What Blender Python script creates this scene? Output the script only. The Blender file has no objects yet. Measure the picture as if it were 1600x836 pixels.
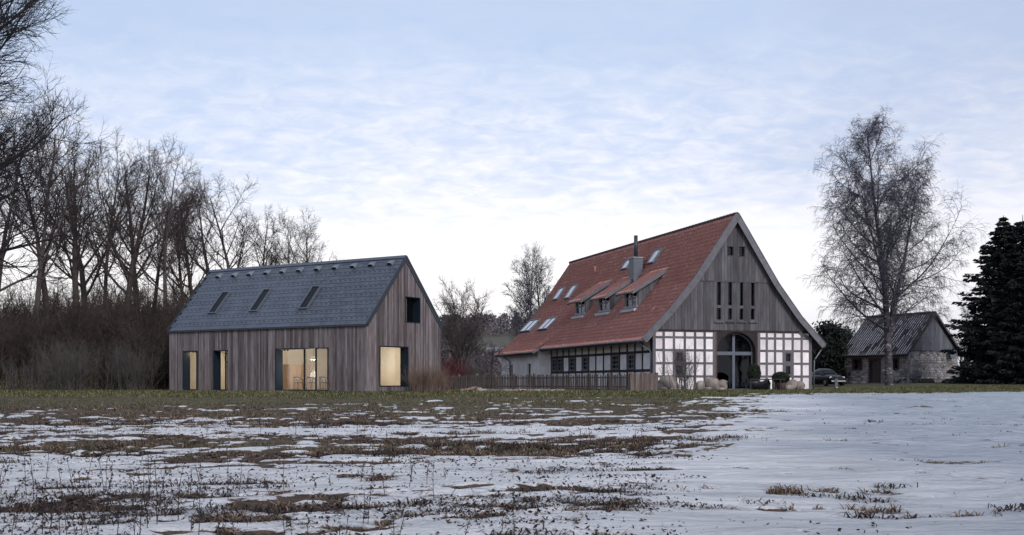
import bpy, math
import numpy as np
from mathutils import Vector, Matrix

# ---------------------------------------------------------------- camera, sky, sun, exposure
sc = bpy.context.scene
COL = sc.collection
FPX, HX, HY, EYE = 1800.0, 800.0, 597.0, 1.6          # focal length in 1600-px units, horizon, eye height
cam = bpy.data.cameras.new('camera')
cam.sensor_width = 36.0
cam.lens = 36.0 * FPX / 1600.0
cam.shift_y = (HY - 418.0) / 1600.0
cam.clip_end = 6000
cam.clip_start = 0.1
camo = bpy.data.objects.new('camera', cam)
COL.objects.link(camo)
camo.location = (0, 0, EYE)
camo.rotation_euler = (math.radians(90), 0, 0)
sc.camera = camo
sc.view_settings.view_transform = 'Standard'
sc.view_settings.look = 'None'
sc.view_settings.gamma = 1.0
sc.view_settings.exposure = 0.64
sc.cycles.max_bounces = 8
sc.cycles.transparent_max_bounces = 12
sc.cycles.sample_clamp_indirect = 4.0

SUN_DIR = Vector((0.42, -0.75, 0.50)).normalized()     # towards the sun
sun_el = math.asin(SUN_DIR.z)
sun_rot = math.atan2(SUN_DIR.x, SUN_DIR.y)
sl = bpy.data.lights.new('sun', 'SUN')
sl.energy = 1.5
sl.angle = math.radians(22)
sl.color = (1.0, 0.94, 0.92)
so = bpy.data.objects.new('sun', sl)
COL.objects.link(so)
so.rotation_euler = (-SUN_DIR).to_track_quat('-Z', 'Y').to_euler()
so.location = (30, -20, 40)

world = bpy.data.worlds.new('World')
sc.world = world
world.use_nodes = True


def build_world():
    nt = world.node_tree
    N, L = nt.nodes, nt.links
    N.clear()
    out = N.new('ShaderNodeOutputWorld')
    bg = N.new('ShaderNodeBackground')
    bg.inputs['Strength'].default_value = 0.1
    L.new(bg.outputs[0], out.inputs[0])
    sky = N.new('ShaderNodeTexSky')
    sky.sky_type = 'NISHITA'
    sky.sun_disc = False
    sky.sun_elevation = sun_el
    sky.sun_rotation = sun_rot
    tc = N.new('ShaderNodeTexCoord')
    sep = N.new('ShaderNodeSeparateXYZ')
    L.new(tc.outputs['Generated'], sep.inputs[0])

    def math_(op, a, b=None, c=None, clamp=False):
        n = N.new('ShaderNodeMath')
        n.operation = op
        n.use_clamp = clamp
        for i, v in enumerate((a, b, c)):
            if v is None:
                continue
            if isinstance(v, (int, float)):
                n.inputs[i].default_value = v
            else:
                L.new(v, n.inputs[i])
        return n.outputs[0]

    def ramp(fac, stops):
        r = N.new('ShaderNodeValToRGB')
        cr = r.color_ramp
        while len(cr.elements) < len(stops):
            cr.elements.new(0.5)
        for e, (p, c) in zip(cr.elements, stops):
            e.position = p
            e.color = (c[0], c[1], c[2], 1) if not isinstance(c, (int, float)) else (c, c, c, 1)
        L.new(fac, r.inputs[0])
        return r.outputs[0]

    def mix(fac, a, b, mode='MIX'):
        m = N.new('ShaderNodeMix')
        m.data_type = 'RGBA'
        m.blend_type = mode
        for k, v in ((0, fac), (6, a), (7, b)):
            if isinstance(v, (int, float)):
                m.inputs[k].default_value = v
            elif isinstance(v, tuple):
                m.inputs[k].default_value = (v[0], v[1], v[2], 1)
            else:
                L.new(v, m.inputs[k])
        return m.outputs[2]

    z = math_('MAXIMUM', sep.outputs['Z'], 0.0)
    # cloud deck: directions projected on a high plane
    den = math_('ADD', z, 0.20)
    cmb = N.new('ShaderNodeCombineXYZ')
    L.new(math_('DIVIDE', sep.outputs['X'], den), cmb.inputs[0])
    L.new(math_('DIVIDE', sep.outputs['Y'], den), cmb.inputs[1])
    mp = N.new('ShaderNodeMapping')
    mp.inputs['Rotation'].default_value = (0, 0, math.radians(24))
    mp.inputs['Scale'].default_value = (3.6, 4.4, 1)
    L.new(cmb.outputs[0], mp.inputs[0])

    def noise(scale, det, rough, dist, vec, off=0):
        n = N.new('ShaderNodeTexNoise')
        n.inputs['Scale'].default_value = scale
        n.inputs['Detail'].default_value = det
        n.inputs['Roughness'].default_value = rough
        n.inputs['Distortion'].default_value = dist
        if off:
            m2 = N.new('ShaderNodeMapping')
            m2.inputs['Location'].default_value = (off, off * 0.7, 0)
            L.new(vec, m2.inputs[0])
            vec = m2.outputs[0]
        L.new(vec, n.inputs['Vector'])
        return n.outputs['Fac']
    n_big = noise(1.5, 5, 0.6, 0.4, cmb.outputs[0], 3.1)
    n_row = noise(3.4, 6, 0.60, 0.5, mp.outputs[0], 1.7)
    # veil colour by height above the horizon
    zz = math_('ADD', z, math_('MULTIPLY', math_('SUBTRACT', n_big, 0.5), 0.16))
    veil = ramp(zz, [(0.0, (0.84, 0.79, 0.83)), (0.045, (0.96, 0.92, 0.94)), (0.085, (1.10, 1.06, 1.06)),
                     (0.145, (1.06, 1.02, 1.04)), (0.205, (0.74, 0.79, 0.94)), (0.28, (0.53, 0.645, 0.86)),
                     (0.50, (0.57, 0.63, 0.75)), (1.0, (0.62, 0.64, 0.69))])
    # rippled rows of cloud
    rows = ramp(n_row, [(0.36, 0.0), (0.66, 1.0)])
    band = ramp(z, [(0.10, 0.0), (0.17, 0.80), (0.22, 0.70), (0.29, 0.10), (0.6, 0.08)])
    wh = math_('MULTIPLY', rows, band)
    c1 = mix(math_('MULTIPLY', wh, 0.60), veil, (1.0, 0.975, 0.99))
    gaps = math_('MULTIPLY', math_('MULTIPLY', math_('SUBTRACT', 1.0, rows), band), 0.62)
    c1 = mix(gaps, c1, (0.50, 0.62, 0.88))
    # the deck thickens towards the east (right of the view)
    east = ramp(math_('ADD', sep.outputs['X'], math_('MULTIPLY', math_('SUBTRACT', n_big, 0.5), 0.5)),
                [(0.10, 0.0), (0.62, 1.0)])
    hi = ramp(z, [(0.02, 0.9), (0.08, 0.55), (0.12, 0.35), (0.2, 0.85), (0.4, 1.0)])
    c2 = mix(math_('MULTIPLY', math_('MULTIPLY', east, hi), 0.8), c1, (0.44, 0.49, 0.66))
    west = ramp(math_('MULTIPLY', sep.outputs['X'], -1.0), [(0.12, 0.0), (0.6, 1.0)])
    hi2 = ramp(z, [(0.12, 0.0), (0.3, 1.0)])
    c2 = mix(math_('MULTIPLY', math_('MULTIPLY', west, hi2), 0.6), c2, (0.45, 0.56, 0.78))
    ten = N.new('ShaderNodeVectorMath')
    ten.operation = 'SCALE'
    L.new(c2, ten.inputs[0])
    ten.inputs[3].default_value = 6.9
    final = mix(0.90, sky.outputs[0], ten.outputs[0])
    L.new(final, bg.inputs['Color'])


build_world()

# ---------------------------------------------------------------- helpers
RNG = np.random.default_rng(11)


def sstep(a, b, x):
    t = np.clip((np.asarray(x, float) - a) / (b - a), 0, 1)
    return t * t * (3 - 2 * t)


def at(px, py, Y):
    """world point seen at a photo pixel, at depth Y"""
    return Vector(((px - HX) / FPX * Y, Y, EYE + (HY - py) / FPX * Y))


def _hash(ix, iy, seed):
    h = (ix.astype(np.int64) * 374761393 + iy.astype(np.int64) * 668265263 + seed * 1442695041) & 0x7fffffff
    h = ((h ^ (h >> 13)) * 1274126177) & 0x7fffffff
    return ((h ^ (h >> 16)) & 0xffff) / 65535.0


def vnoise(x, y, seed=0):
    x = np.asarray(x, float)
    y = np.asarray(y, float)
    ix, iy = np.floor(x), np.floor(y)
    fx, fy = x - ix, y - iy
    fx, fy = fx * fx * (3 - 2 * fx), fy * fy * (3 - 2 * fy)
    a, b = _hash(ix, iy, seed), _hash(ix + 1, iy, seed)
    c, d = _hash(ix, iy + 1, seed), _hash(ix + 1, iy + 1, seed)
    return (a * (1 - fx) + b * fx) * (1 - fy) + (c * (1 - fx) + d * fx) * fy


def fbm(x, y, seed=0, octs=4):
    s, a, t = 0, 0.5, 0
    for i in range(octs):
        s = s + a * vnoise(x * 2 ** i, y * 2 ** i, seed + i * 17)
        t += a
        a *= 0.55
    return s / t


def mk_mesh(name, verts, faces, smooth=False):
    me = bpy.data.meshes.new(name)
    me.from_pydata([tuple(v) for v in verts], [], [tuple(f) for f in faces])
    if smooth:
        me.polygons.foreach_set('use_smooth', [True] * len(me.polygons))
    me.update()
    return me


def mk_mesh_np(name, verts, faces, smooth=False):
    """fast path: verts (n,3), faces (m,k) of constant size k"""
    me = bpy.data.meshes.new(name)
    verts = np.ascontiguousarray(verts, np.float32)
    faces = np.ascontiguousarray(faces, np.int32)
    m, k = faces.shape
    me.vertices.add(len(verts))
    me.vertices.foreach_set('co', verts.ravel())
    me.loops.add(m * k)
    me.loops.foreach_set('vertex_index', faces.ravel())
    me.polygons.add(m)
    me.polygons.foreach_set('loop_start', np.arange(m, dtype=np.int32) * k)
    me.polygons.foreach_set('loop_total', np.full(m, k, np.int32))
    if smooth:
        me.polygons.foreach_set('use_smooth', np.ones(m, bool))
    me.update(calc_edges=True)
    return me


def link(name, me, mat=None, parent=None, loc=None, rz=None, kind=None, label=None, cat=None, group=None):
    o = bpy.data.objects.new(name, me)
    COL.objects.link(o)
    if mat is not None and me is not None and len(me.materials) == 0:
        me.materials.append(mat)
    if parent is not None:
        o.parent = parent
    if loc is not None:
        o.location = loc
    if rz is not None:
        o.rotation_euler = (0, 0, rz)
    if kind:
        o['kind'] = kind
    if label:
        o['label'] = label
    if cat:
        o['category'] = cat
    if group:
        o['group'] = group
    return o


def thing(name, label, cat, loc=(0, 0, 0), rz=0.0, group=None):
    return link(name, None, None, None, loc, rz, None, label, cat, group)


class MB:
    def __init__(self):
        self.v, self.f = [], []

    def add(self, verts, faces):
        n = len(self.v)
        self.v += [tuple(p) for p in verts]
        self.f += [tuple(i + n for i in f) for f in faces]
        return self

    def box(self, x0, x1, y0, y1, z0, z1):
        return self.add([(x0, y0, z0), (x1, y0, z0), (x1, y1, z0), (x0, y1, z0),
                         (x0, y0, z1), (x1, y0, z1), (x1, y1, z1), (x0, y1, z1)],
                        [(0, 3, 2, 1), (4, 5, 6, 7), (0, 1, 5, 4), (1, 2, 6, 5), (2, 3, 7, 6), (3, 0, 4, 7)])

    def prism(self, pts, off):
        """closed polygon pts (3-D) extruded by vector off"""
        n = len(pts)
        off = Vector(off)
        a = [Vector(p) for p in pts]
        nrm = Vector((0, 0, 0))
        for i in range(n):
            nrm += a[i].cross(a[(i + 1) % n])
        if nrm.dot(off) > 0:
            a = a[::-1]
        b = [p + off for p in a]
        return self.add(a + b, [tuple(range(n)), tuple(range(2 * n - 1, n - 1, -1))] +
                        [(i, i + n, (i + 1) % n + n, (i + 1) % n) for i in range(n)])

    def bar(self, p, q, w, h=None, up=(0, 0, 1)):
        p, q = Vector(p), Vector(q)
        h = w if h is None else h
        d = (q - p).normalized()
        u = Vector(up)
        if abs(d.dot(u)) > 0.99:
            u = Vector((1, 0, 0))
        s = d.cross(u).normalized()
        u = s.cross(d).normalized()
        s, u = s * w / 2, u * h / 2
        return self.prism([p - s - u, p + s - u, p + s + u, p - s + u], q - p)

    def tube(self, pts, r, k=8, cap=True):
        pts = [Vector(p) for p in pts]
        rs = r if isinstance(r, (list, tuple)) else [r] * len(pts)
        vs, fs = [], []
        for i, p in enumerate(pts):
            d = (pts[min(i + 1, len(pts) - 1)] - pts[max(i - 1, 0)]).normalized()
            ref = Vector((0, 0, 1)) if abs(d.z) < 0.9 else Vector((1, 0, 0))
            s = d.cross(ref).normalized()
            u = s.cross(d)
            for j in range(k):
                a = 2 * math.pi * j / k
                vs.append(p + (s * math.cos(a) + u * math.sin(a)) * rs[i])
        for i in range(len(pts) - 1):
            for j in range(k):
                j2 = (j + 1) % k
                fs.append((i * k + j, i * k + j2, (i + 1) * k + j2, (i + 1) * k + j))
        if cap:
            fs.append(tuple(range(k))[::-1])
            fs.append(tuple((len(pts) - 1) * k + j for j in range(k)))
        return self.add(vs, fs)

    def lathe(self, prof, k=20, c=(0, 0, 0)):
        """prof: list of (r, z)"""
        vs, fs = [], []
        for r, z in prof:
            for j in range(k):
                a = 2 * math.pi * j / k
                vs.append((c[0] + r * math.cos(a), c[1] + r * math.sin(a), c[2] + z))
        for i in range(len(prof) - 1):
            for j in range(k):
                j2 = (j + 1) % k
                fs.append((i * k + j, i * k + j2, (i + 1) * k + j2, (i + 1) * k + j))
        fs.append(tuple(range(k))[::-1])
        fs.append(tuple((len(prof) - 1) * k + j for j in range(k)))
        return self.add(vs, fs)

    def mesh(self, name, smooth=False):
        return mk_mesh(name, self.v, self.f, smooth)

    def build(self, name, mat, parent=None, smooth=False, **kw):
        return link(name, self.mesh(name, smooth), mat, parent, **kw)


# ---------------------------------------------------------------- materials
def nodes(name):
    m = bpy.data.materials.new(name)
    m.use_nodes = True
    nt = m.node_tree
    return m, nt, nt.nodes, nt.links, nt.nodes['Principled BSDF']


def _noise(N, L, scale, det=4, rough=0.55, vec=None, stretch=None, dist=0.0):
    n = N.new('ShaderNodeTexNoise')
    n.inputs['Scale'].default_value = scale
    n.inputs['Detail'].default_value = det
    n.inputs['Roughness'].default_value = rough
    n.inputs['Distortion'].default_value = dist
    tc = N.new('ShaderNodeTexCoord')
    src = tc.outputs[vec or 'Object']
    if stretch:
        mp = N.new('ShaderNodeMapping')
        mp.inputs['Scale'].default_value = stretch
        L.new(src, mp.inputs[0])
        src = mp.outputs[0]
    L.new(src, n.inputs['Vector'])
    return n


def _ramp(N, L, fac, stops):
    r = N.new('ShaderNodeValToRGB')
    cr = r.color_ramp
    while len(cr.elements) < len(stops):
        cr.elements.new(0.5)
    for e, (p, c) in zip(cr.elements, stops):
        e.position = p
        c = (c, c, c) if isinstance(c, (int, float)) else c
        e.color = (c[0], c[1], c[2], 1)
    L.new(fac, r.inputs[0])
    return r.outputs[0]


def _mix(N, L, fac, a, b, mode='MIX'):
    m = N.new('ShaderNodeMix')
    m.data_type = 'RGBA'
    m.blend_type = mode
    for k, v in ((0, fac), (6, a), (7, b)):
        if isinstance(v, (int, float)):
            m.inputs[k].default_value = v
        elif isinstance(v, tuple):
            m.inputs[k].default_value = (v[0], v[1], v[2], 1)
        else:
            L.new(v, m.inputs[k])
    return m.outputs[2]


def _bump(N, L, bsdf, h, strength, dist):
    b = N.new('ShaderNodeBump')
    b.inputs['Strength'].default_value = strength
    b.inputs['Distance'].default_value = dist
    L.new(h, b.inputs['Height'])
    L.new(b.outputs[0], bsdf.inputs['Normal'])


def m_plain(name, col, rough=0.7, var=0.18, scale=6.0, metal=0.0, bump=0.0, spec=0.3, rnd=0.0, stretch=None, det=5):
    m, nt, N, L, B = nodes(name)
    n = _noise(N, L, scale, det, 0.6, stretch=stretch)
    lo = tuple(c * (1 - var) for c in col)
    hi = tuple(min(1, c * (1 + var)) for c in col)
    c = _ramp(N, L, n.outputs['Fac'], [(0.3, lo), (0.7, hi)])
    if rnd:
        oi = N.new('ShaderNodeObjectInfo')
        r = _ramp(N, L, oi.outputs['Random'], [(0.0, 1 - rnd), (1.0, 1 + rnd)])
        c = _mix(N, L, 1.0, c, r, 'MULTIPLY')
    L.new(c, B.inputs['Base Color'])
    B.inputs['Roughness'].default_value = rough
    B.inputs['Metallic'].default_value = metal
    B.inputs['Specular IOR Level'].default_value = spec
    if bump:
        _bump(N, L, B, n.outputs['Fac'], bump, 0.02)
    return m


def m_boards(name, base, weather, rnd=0.35, dark=(0.05, 0.04, 0.04), amount=0.5):
    """vertical weathered boards: per-board tone, streaks along the grain, grey wash, knots"""
    m, nt, N, L, B = nodes(name)
    oi = N.new('ShaderNodeObjectInfo')
    off = N.new('ShaderNodeVectorMath')
    off.operation = 'SCALE'
    cx = N.new('ShaderNodeCombineXYZ')
    for i in range(3):
        L.new(oi.outputs['Random'], cx.inputs[i])
    L.new(cx.outputs[0], off.inputs[0])
    off.inputs[3].default_value = 37.0
    tc = N.new('ShaderNodeTexCoord')
    ad = N.new('ShaderNodeVectorMath')
    ad.operation = 'ADD'
    L.new(tc.outputs['Object'], ad.inputs[0])
    L.new(off.outputs[0], ad.inputs[1])

    def nz(scale, st, det=5, rough=0.6):
        mp = N.new('ShaderNodeMapping')
        mp.inputs['Scale'].default_value = st
        L.new(ad.outputs[0], mp.inputs[0])
        n = N.new('ShaderNodeTexNoise')
        n.inputs['Scale'].default_value = scale
        n.inputs['Detail'].default_value = det
        n.inputs['Roughness'].default_value = rough
        L.new(mp.outputs[0], n.inputs['Vector'])
        return n.outputs['Fac']
    grain = nz(1.0, (26, 26, 1.1), 6, 0.65)
    patch = nz(1.0, (1.6, 1.6, 0.55), 4, 0.6)
    c = _mix(N, L, _ramp(N, L, patch, [(0.35, 0.0), (0.65, 1.0)]), base, weather)
    tone = _ramp(N, L, oi.outputs['Random'], [(0.0, 1 - rnd), (0.45, 1.0), (1.0, 1 + rnd)])
    c = _mix(N, L, 1.0, c, tone, 'MULTIPLY')
    c = _mix(N, L, _ramp(N, L, grain, [(0.45, 0.0), (0.72, amount)]), c, dark)
    c = _mix(N, L, _ramp(N, L, grain, [(0.22, 0.35), (0.40, 0.0)]), c, tuple(min(1, w * 1.5) for w in weather))
    L.new(c, B.inputs['Base Color'])
    B.inputs['Roughness'].default_value = 0.85
    B.inputs['Specular IOR Level'].default_value = 0.2
    _bump(N, L, B, grain, 0.5, 0.01)
    return m


def m_glass(name, tint=(0.9, 0.92, 0.92), refl=(1.0, 1.0, 1.0), boost=1.7):
    m, nt, N, L, B = nodes(name)
    N.remove(B)
    out = N['Material Output']
    tr = N.new('ShaderNodeBsdfTransparent')
    tr.inputs[0].default_value = (*tint, 1)
    gl = N.new('ShaderNodeBsdfGlossy')
    gl.inputs['Roughness'].default_value = 0.02
    gl.inputs['Color'].default_value = (*refl, 1)
    fr = N.new('ShaderNodeFresnel')
    fr.inputs['IOR'].default_value = 1.55
    # faint waviness so that reflections are not mirror-straight
    n = _noise(N, L, 1.3, 2, 0.5)
    b = N.new('ShaderNodeBump')
    b.inputs['Strength'].default_value = 0.04
    b.inputs['Distance'].default_value = 0.05
    L.new(n.outputs['Fac'], b.inputs['Height'])
    L.new(b.outputs[0], gl.inputs['Normal'])
    mul = N.new('ShaderNodeMath')
    mul.operation = 'MULTIPLY'
    geo = N.new('ShaderNodeNewGeometry')
    inv = N.new('ShaderNodeMath')
    inv.operation = 'MULTIPLY_ADD'
    inv.inputs[1].default_value = -boost
    inv.inputs[2].default_value = boost
    L.new(geo.outputs['Backfacing'], inv.inputs[0])
    mul.use_clamp = True
    L.new(fr.outputs[0], mul.inputs[0])
    L.new(inv.outputs[0], mul.inputs[1])
    mx = N.new('ShaderNodeMixShader')
    L.new(mul.outputs[0], mx.inputs[0])
    L.new(tr.outputs[0], mx.inputs[1])
    L.new(gl.outputs[0], mx.inputs[2])
    L.new(mx.outputs[0], out.inputs[0])
    return m


def m_emit(name, col, strength):
    m, nt, N, L, B = nodes(name)
    B.inputs['Base Color'].default_value = (0.8, 0.8, 0.8, 1)
    B.inputs['Emission Color'].default_value = (*col, 1)
    B.inputs['Emission Strength'].default_value = strength
    return m


def m_tiles(name, base, alt, fleck=(0.5, 0.46, 0.46), fleck_amt=0.6, moss=None):
    """clay tiles: every tile its own tone (cells of the tile grid), stains down the slope, pale lichen flecks"""
    m, nt, N, L, B = nodes(name)
    tc = N.new('ShaderNodeTexCoord')
    uv = N.new('ShaderNodeAttribute')
    uv.attribute_name = 'tile'
    wn = N.new('ShaderNodeTexWhiteNoise')
    wn.noise_dimensions = '2D'
    fl = N.new('ShaderNodeVectorMath')
    fl.operation = 'FLOOR'
    L.new(uv.outputs['Vector'], fl.inputs[0])
    L.new(fl.outputs[0], wn.inputs['Vector'])
    c = _mix(N, L, wn.outputs['Value'], base, alt)
    n1 = _noise(N, L, 0.7, 5, 0.6, stretch=(1.0, 0.6, 1.0))
    c = _mix(N, L, _ramp(N, L, n1.outputs['Fac'], [(0.35, 0.0), (0.7, 0.35)]), c, tuple(x * 0.6 for x in base))
    n2 = _noise(N, L, 5.5, 3, 0.5, dist=0.5)
    n3 = _noise(N, L, 0.42, 3, 0.5)
    f2 = _ramp(N, L, n2.outputs['Fac'], [(0.60, 0.0), (0.66, 1.0)])
    f3 = _ramp(N, L, n3.outputs['Fac'], [(0.36, 0.0), (0.58, fleck_amt)])
    mm = N.new('ShaderNodeMath')
    mm.operation = 'MULTIPLY'
    L.new(f2, mm.inputs[0])
    L.new(f3, mm.inputs[1])
    c = _mix(N, L, mm.outputs[0], c, fleck)
    if moss:
        n4 = _noise(N, L, 0.9, 5, 0.65)
        c = _mix(N, L, _ramp(N, L, n4.outputs['Fac'], [(0.5, 0.0), (0.72, 0.8)]), c, moss)
    L.new(c, B.inputs['Base Color'])
    B.inputs['Roughness'].default_value = 0.75
    B.inputs['Specular IOR Level'].default_value = 0.25
    return m


M = {}
M['larch'] = m_boards('weathered larch boards', (0.108, 0.086, 0.085), (0.188, 0.170, 0.180), 0.48, (0.05, 0.04, 0.04), 0.65)
M['gable_board'] = m_boards('grey oak boards', (0.074, 0.070, 0.076), (0.118, 0.116, 0.128), 0.30, (0.03, 0.027, 0.03))
M['fence_wood'] = m_boards('old fence wood', (0.110, 0.084, 0.075), (0.155, 0.132, 0.122), 0.35, (0.03, 0.025, 0.025))
M['old_door'] = m_boards('dark old door wood', (0.05, 0.042, 0.042), (0.08, 0.072, 0.078), 0.25, (0.02, 0.018, 0.02))
M['slate'] = m_plain('blue grey slate', (0.054, 0.067, 0.092), 0.45, 0.22, 1.2, rnd=0.20, spec=0.5)
M['slate_dark'] = m_plain('dark anthracite metal', (0.028, 0.034, 0.045), 0.45, 0.1, 3, spec=0.4)
M['frame_blue'] = m_plain('blue black window metal', (0.009, 0.016, 0.027), 0.75, 0.1, 3, spec=0.12)
M['zinc'] = m_plain('zinc', (0.24, 0.26, 0.29), 0.45, 0.15, 3, metal=0.6)
M['zinc_dark'] = m_plain('dark weathered zinc', (0.11, 0.125, 0.15), 0.5, 0.15, 3, metal=0.3)
M['timber_dark'] = m_plain('dark brown frame timber', (0.040, 0.028, 0.028), 0.8, 0.35, 4, stretch=(8, 8, 1), rnd=0.25, bump=0.2)
M['timber_grey'] = m_plain('grey frame timber', (0.115, 0.108, 0.120), 0.85, 0.3, 4, stretch=(8, 8, 1.2), rnd=0.22, bump=0.2)
M['trim_grey'] = m_plain('grey painted wood', (0.125, 0.122, 0.136), 0.7, 0.2, 3, rnd=0.12)
M['plaster'] = m_plain('lime plaster', (0.74, 0.70, 0.71), 0.9, 0.17, 1.3, rnd=0.13, bump=0.15, det=8)
M['dark_room'] = m_plain('unlit room', (0.018, 0.018, 0.02), 0.9, 0.2, 2)
M['glass'] = m_glass('window glass')
M['glass_dark'] = m_glass('dark room glass', (0.55, 0.6, 0.66), (0.80, 0.88, 1.0), 0.75)
M['roof_tile'] = m_tiles('red clay pantiles', (0.47, 0.215, 0.180), (0.39, 0.178, 0.155), (0.64, 0.55, 0.53), 0.55)
M['shed_tile'] = m_tiles('mossy concrete tiles', (0.125, 0.115, 0.118), (0.075, 0.070, 0.074), (0.5, 0.5, 0.54), 0.0, (0.035, 0.03, 0.028))
M['snow_strip'] = m_plain('old snow in tile channels', (0.42, 0.43, 0.47), 0.8, 0.1, 4)
M['ridge_tile'] = m_plain('dark ridge tile', (0.065, 0.040, 0.042), 0.8, 0.3, 3, rnd=0.2)
def m_stones():
    m, nt, N, L, B = nodes('grey rubble stone')
    g = N.new('ShaderNodeNewGeometry')
    c = _ramp(N, L, g.outputs['Random Per Island'], [(0, (0.16, 0.15, 0.16)), (.5, (0.31, 0.30, 0.305)), (1, (0.50, 0.49, 0.50))])
    n = _noise(N, L, 1.3, 8, 0.65)
    c = _mix(N, L, 1.0, c, _ramp(N, L, n.outputs['Fac'], [(.35, .6), (.65, 1.2)]), 'MULTIPLY')
    L.new(c, B.inputs['Base Color'])
    B.inputs['Roughness'].default_value = 0.9
    return m


M['stone'] = m_stones()
M['mortar'] = m_plain('mortar', (0.22, 0.21, 0.215), 0.95, 0.2, 6)
M['boulder'] = m_plain('pale sandstone boulder', (0.235, 0.205, 0.185), 0.9, 0.5, 2.4, bump=0.5, rnd=0.2, det=8)
M['red_frame'] = m_plain('brown window surround', (0.058, 0.040, 0.042), 0.8, 0.25, 4)
M['brick_red'] = m_plain('dark brick', (0.10, 0.062, 0.058), 0.9, 0.3, 9)
M['bark'] = m_plain('dark bark', (0.062, 0.050, 0.048), 0.95, 0.4, 5, stretch=(5, 5, 1), bump=0.5)
M['twig'] = m_plain('brown twigs', (0.058, 0.046, 0.045), 0.9, 0.3, 1.2)
M['twig_near'] = m_plain('dark near twigs', (0.022, 0.019, 0.022), 0.9, 0.3, 1.2)
M['twig_grey'] = m_plain('grey shrub twigs', (0.085, 0.078, 0.074), 0.9, 0.3, 1.5)
M['twig_tan'] = m_plain('tan dry twigs', (0.17, 0.115, 0.088), 0.9, 0.3, 1.5)
M['twig_red'] = m_plain('dark red dogwood twigs', (0.085, 0.016, 0.024), 0.85, 0.3, 1.5)
M['twig_brown'] = m_plain('red brown brush', (0.050, 0.038, 0.032), 0.95, 0.6, 0.4)
M['birch_twig'] = m_plain('violet birch twigs', (0.072, 0.070, 0.092), 0.9, 0.25, 1.0)
M['needle'] = m_plain('dark spruce needles', (0.011, 0.015, 0.015), 0.85, 0.4, 0.8)
M['yew'] = m_plain('dark evergreen leaves', (0.016, 0.021, 0.018), 0.85, 0.4, 0.8)
M['box_leaf'] = m_plain('clipped box leaves', (0.020, 0.032, 0.018), 0.8, 0.35, 3)
M['pot_dark'] = m_plain('dark glazed pot', (0.03, 0.032, 0.036), 0.5, 0.2, 3)
M['pot_clay'] = m_plain('clay pot', (0.085, 0.055, 0.050), 0.8, 0.2, 4)
M['table_black'] = m_plain('black painted wood', (0.018, 0.018, 0.022), 0.6, 0.2, 4)
M['int_wall'] = m_plain('warm plaster room wall', (0.52, 0.46, 0.37), 0.9, 0.10, 0.9)
M['int_floor'] = m_plain('pale oak floor', (0.50, 0.38, 0.26), 0.6, 0.15, 2, stretch=(6, 1, 1))
M['int_wood'] = m_plain('light oak cabinet', (0.36, 0.25, 0.165), 0.6, 0.2, 2, stretch=(6, 6, 1))
M['chair_wood'] = m_plain('dark walnut', (0.075, 0.045, 0.032), 0.5, 0.2, 4)
M['white_paint'] = m_plain('white paint', (0.75, 0.73, 0.70), 0.6, 0.05, 3)
M['car_paint'] = m_plain('black car paint', (0.008, 0.009, 0.012), 0.28, 0.05, 2, spec=0.25)
M['rubber'] = m_plain('tyre rubber', (0.015, 0.015, 0.015), 0.9, 0.1, 5)
M['chrome'] = m_plain('chrome', (0.6, 0.6, 0.62), 0.2, 0.05, 3, metal=1.0)
M['dish'] = m_plain('grey dish paint', (0.12, 0.135, 0.175), 0.6, 0.1, 3)
M['far_roof'] = m_plain('distant slate roof', (0.16, 0.165, 0.19), 0.8, 0.1, 2)


def m_birch():
    m, nt, N, L, B = nodes('birch bark')
    n = _noise(N, L, 2.2, 5, 0.65, stretch=(1.2, 1.2, 2.4))
    c = _ramp(N, L, n.outputs['Fac'], [(0.42, (0.030, 0.027, 0.032)), (0.56, (0.075, 0.070, 0.082)), (0.66, (0.30, 0.30, 0.33))])
    L.new(c, B.inputs['Base Color'])
    B.inputs['Roughness'].default_value = 0.9
    _bump(N, L, B, n.outputs['Fac'], 0.5, 0.03)
    return m


M['birch'] = m_birch()
M['roof_glass'] = m_plain('dark roof window glass', (0.008, 0.010, 0.014), 0.35, 0.05, 2, spec=0.12)


# ---------------------------------------------------------------- terrain
def ground_z(x, y):
    x = np.asarray(x, float)
    y = np.asarray(y, float)
    t = np.clip((y - 11.0) / 52.0, 0, 1)
    t = t * (1 - 0.12 * np.sin(t * math.pi) * 0) 
    z = 1.03 * t
    z = z + 0.52 * sstep(17, 34, x) * sstep(60, 94, y)
    # wooded bank behind the wooden house
    edge = 71.0 + np.maximum(0, x + 27) * 0.85
    z = z + 4.0 * sstep(0, 15, y - edge) * (1 - sstep(-15, -5, x)) * (1 - sstep(150, 260, y))
    # valley floor rising to the far hill
    side = 1 - sstep(0.00, 0.14, x / np.maximum(y, 60.0))
    z = z + 2.6 * sstep(112, 190, y) + (1.5 + 20.0 * side) * sstep(220, 520, y) - 6 * side * sstep(620, 1500, y)
    z = z + (fbm(x / 9, y / 9, 5, 3) - 0.5) * 0.16 * sstep(6, 14, y) * (1 - 0.8 * sstep(52, 58, y))
    return z


def gz(x, y):
    return float(ground_z(np.array([x]), np.array([y]))[0])


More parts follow.
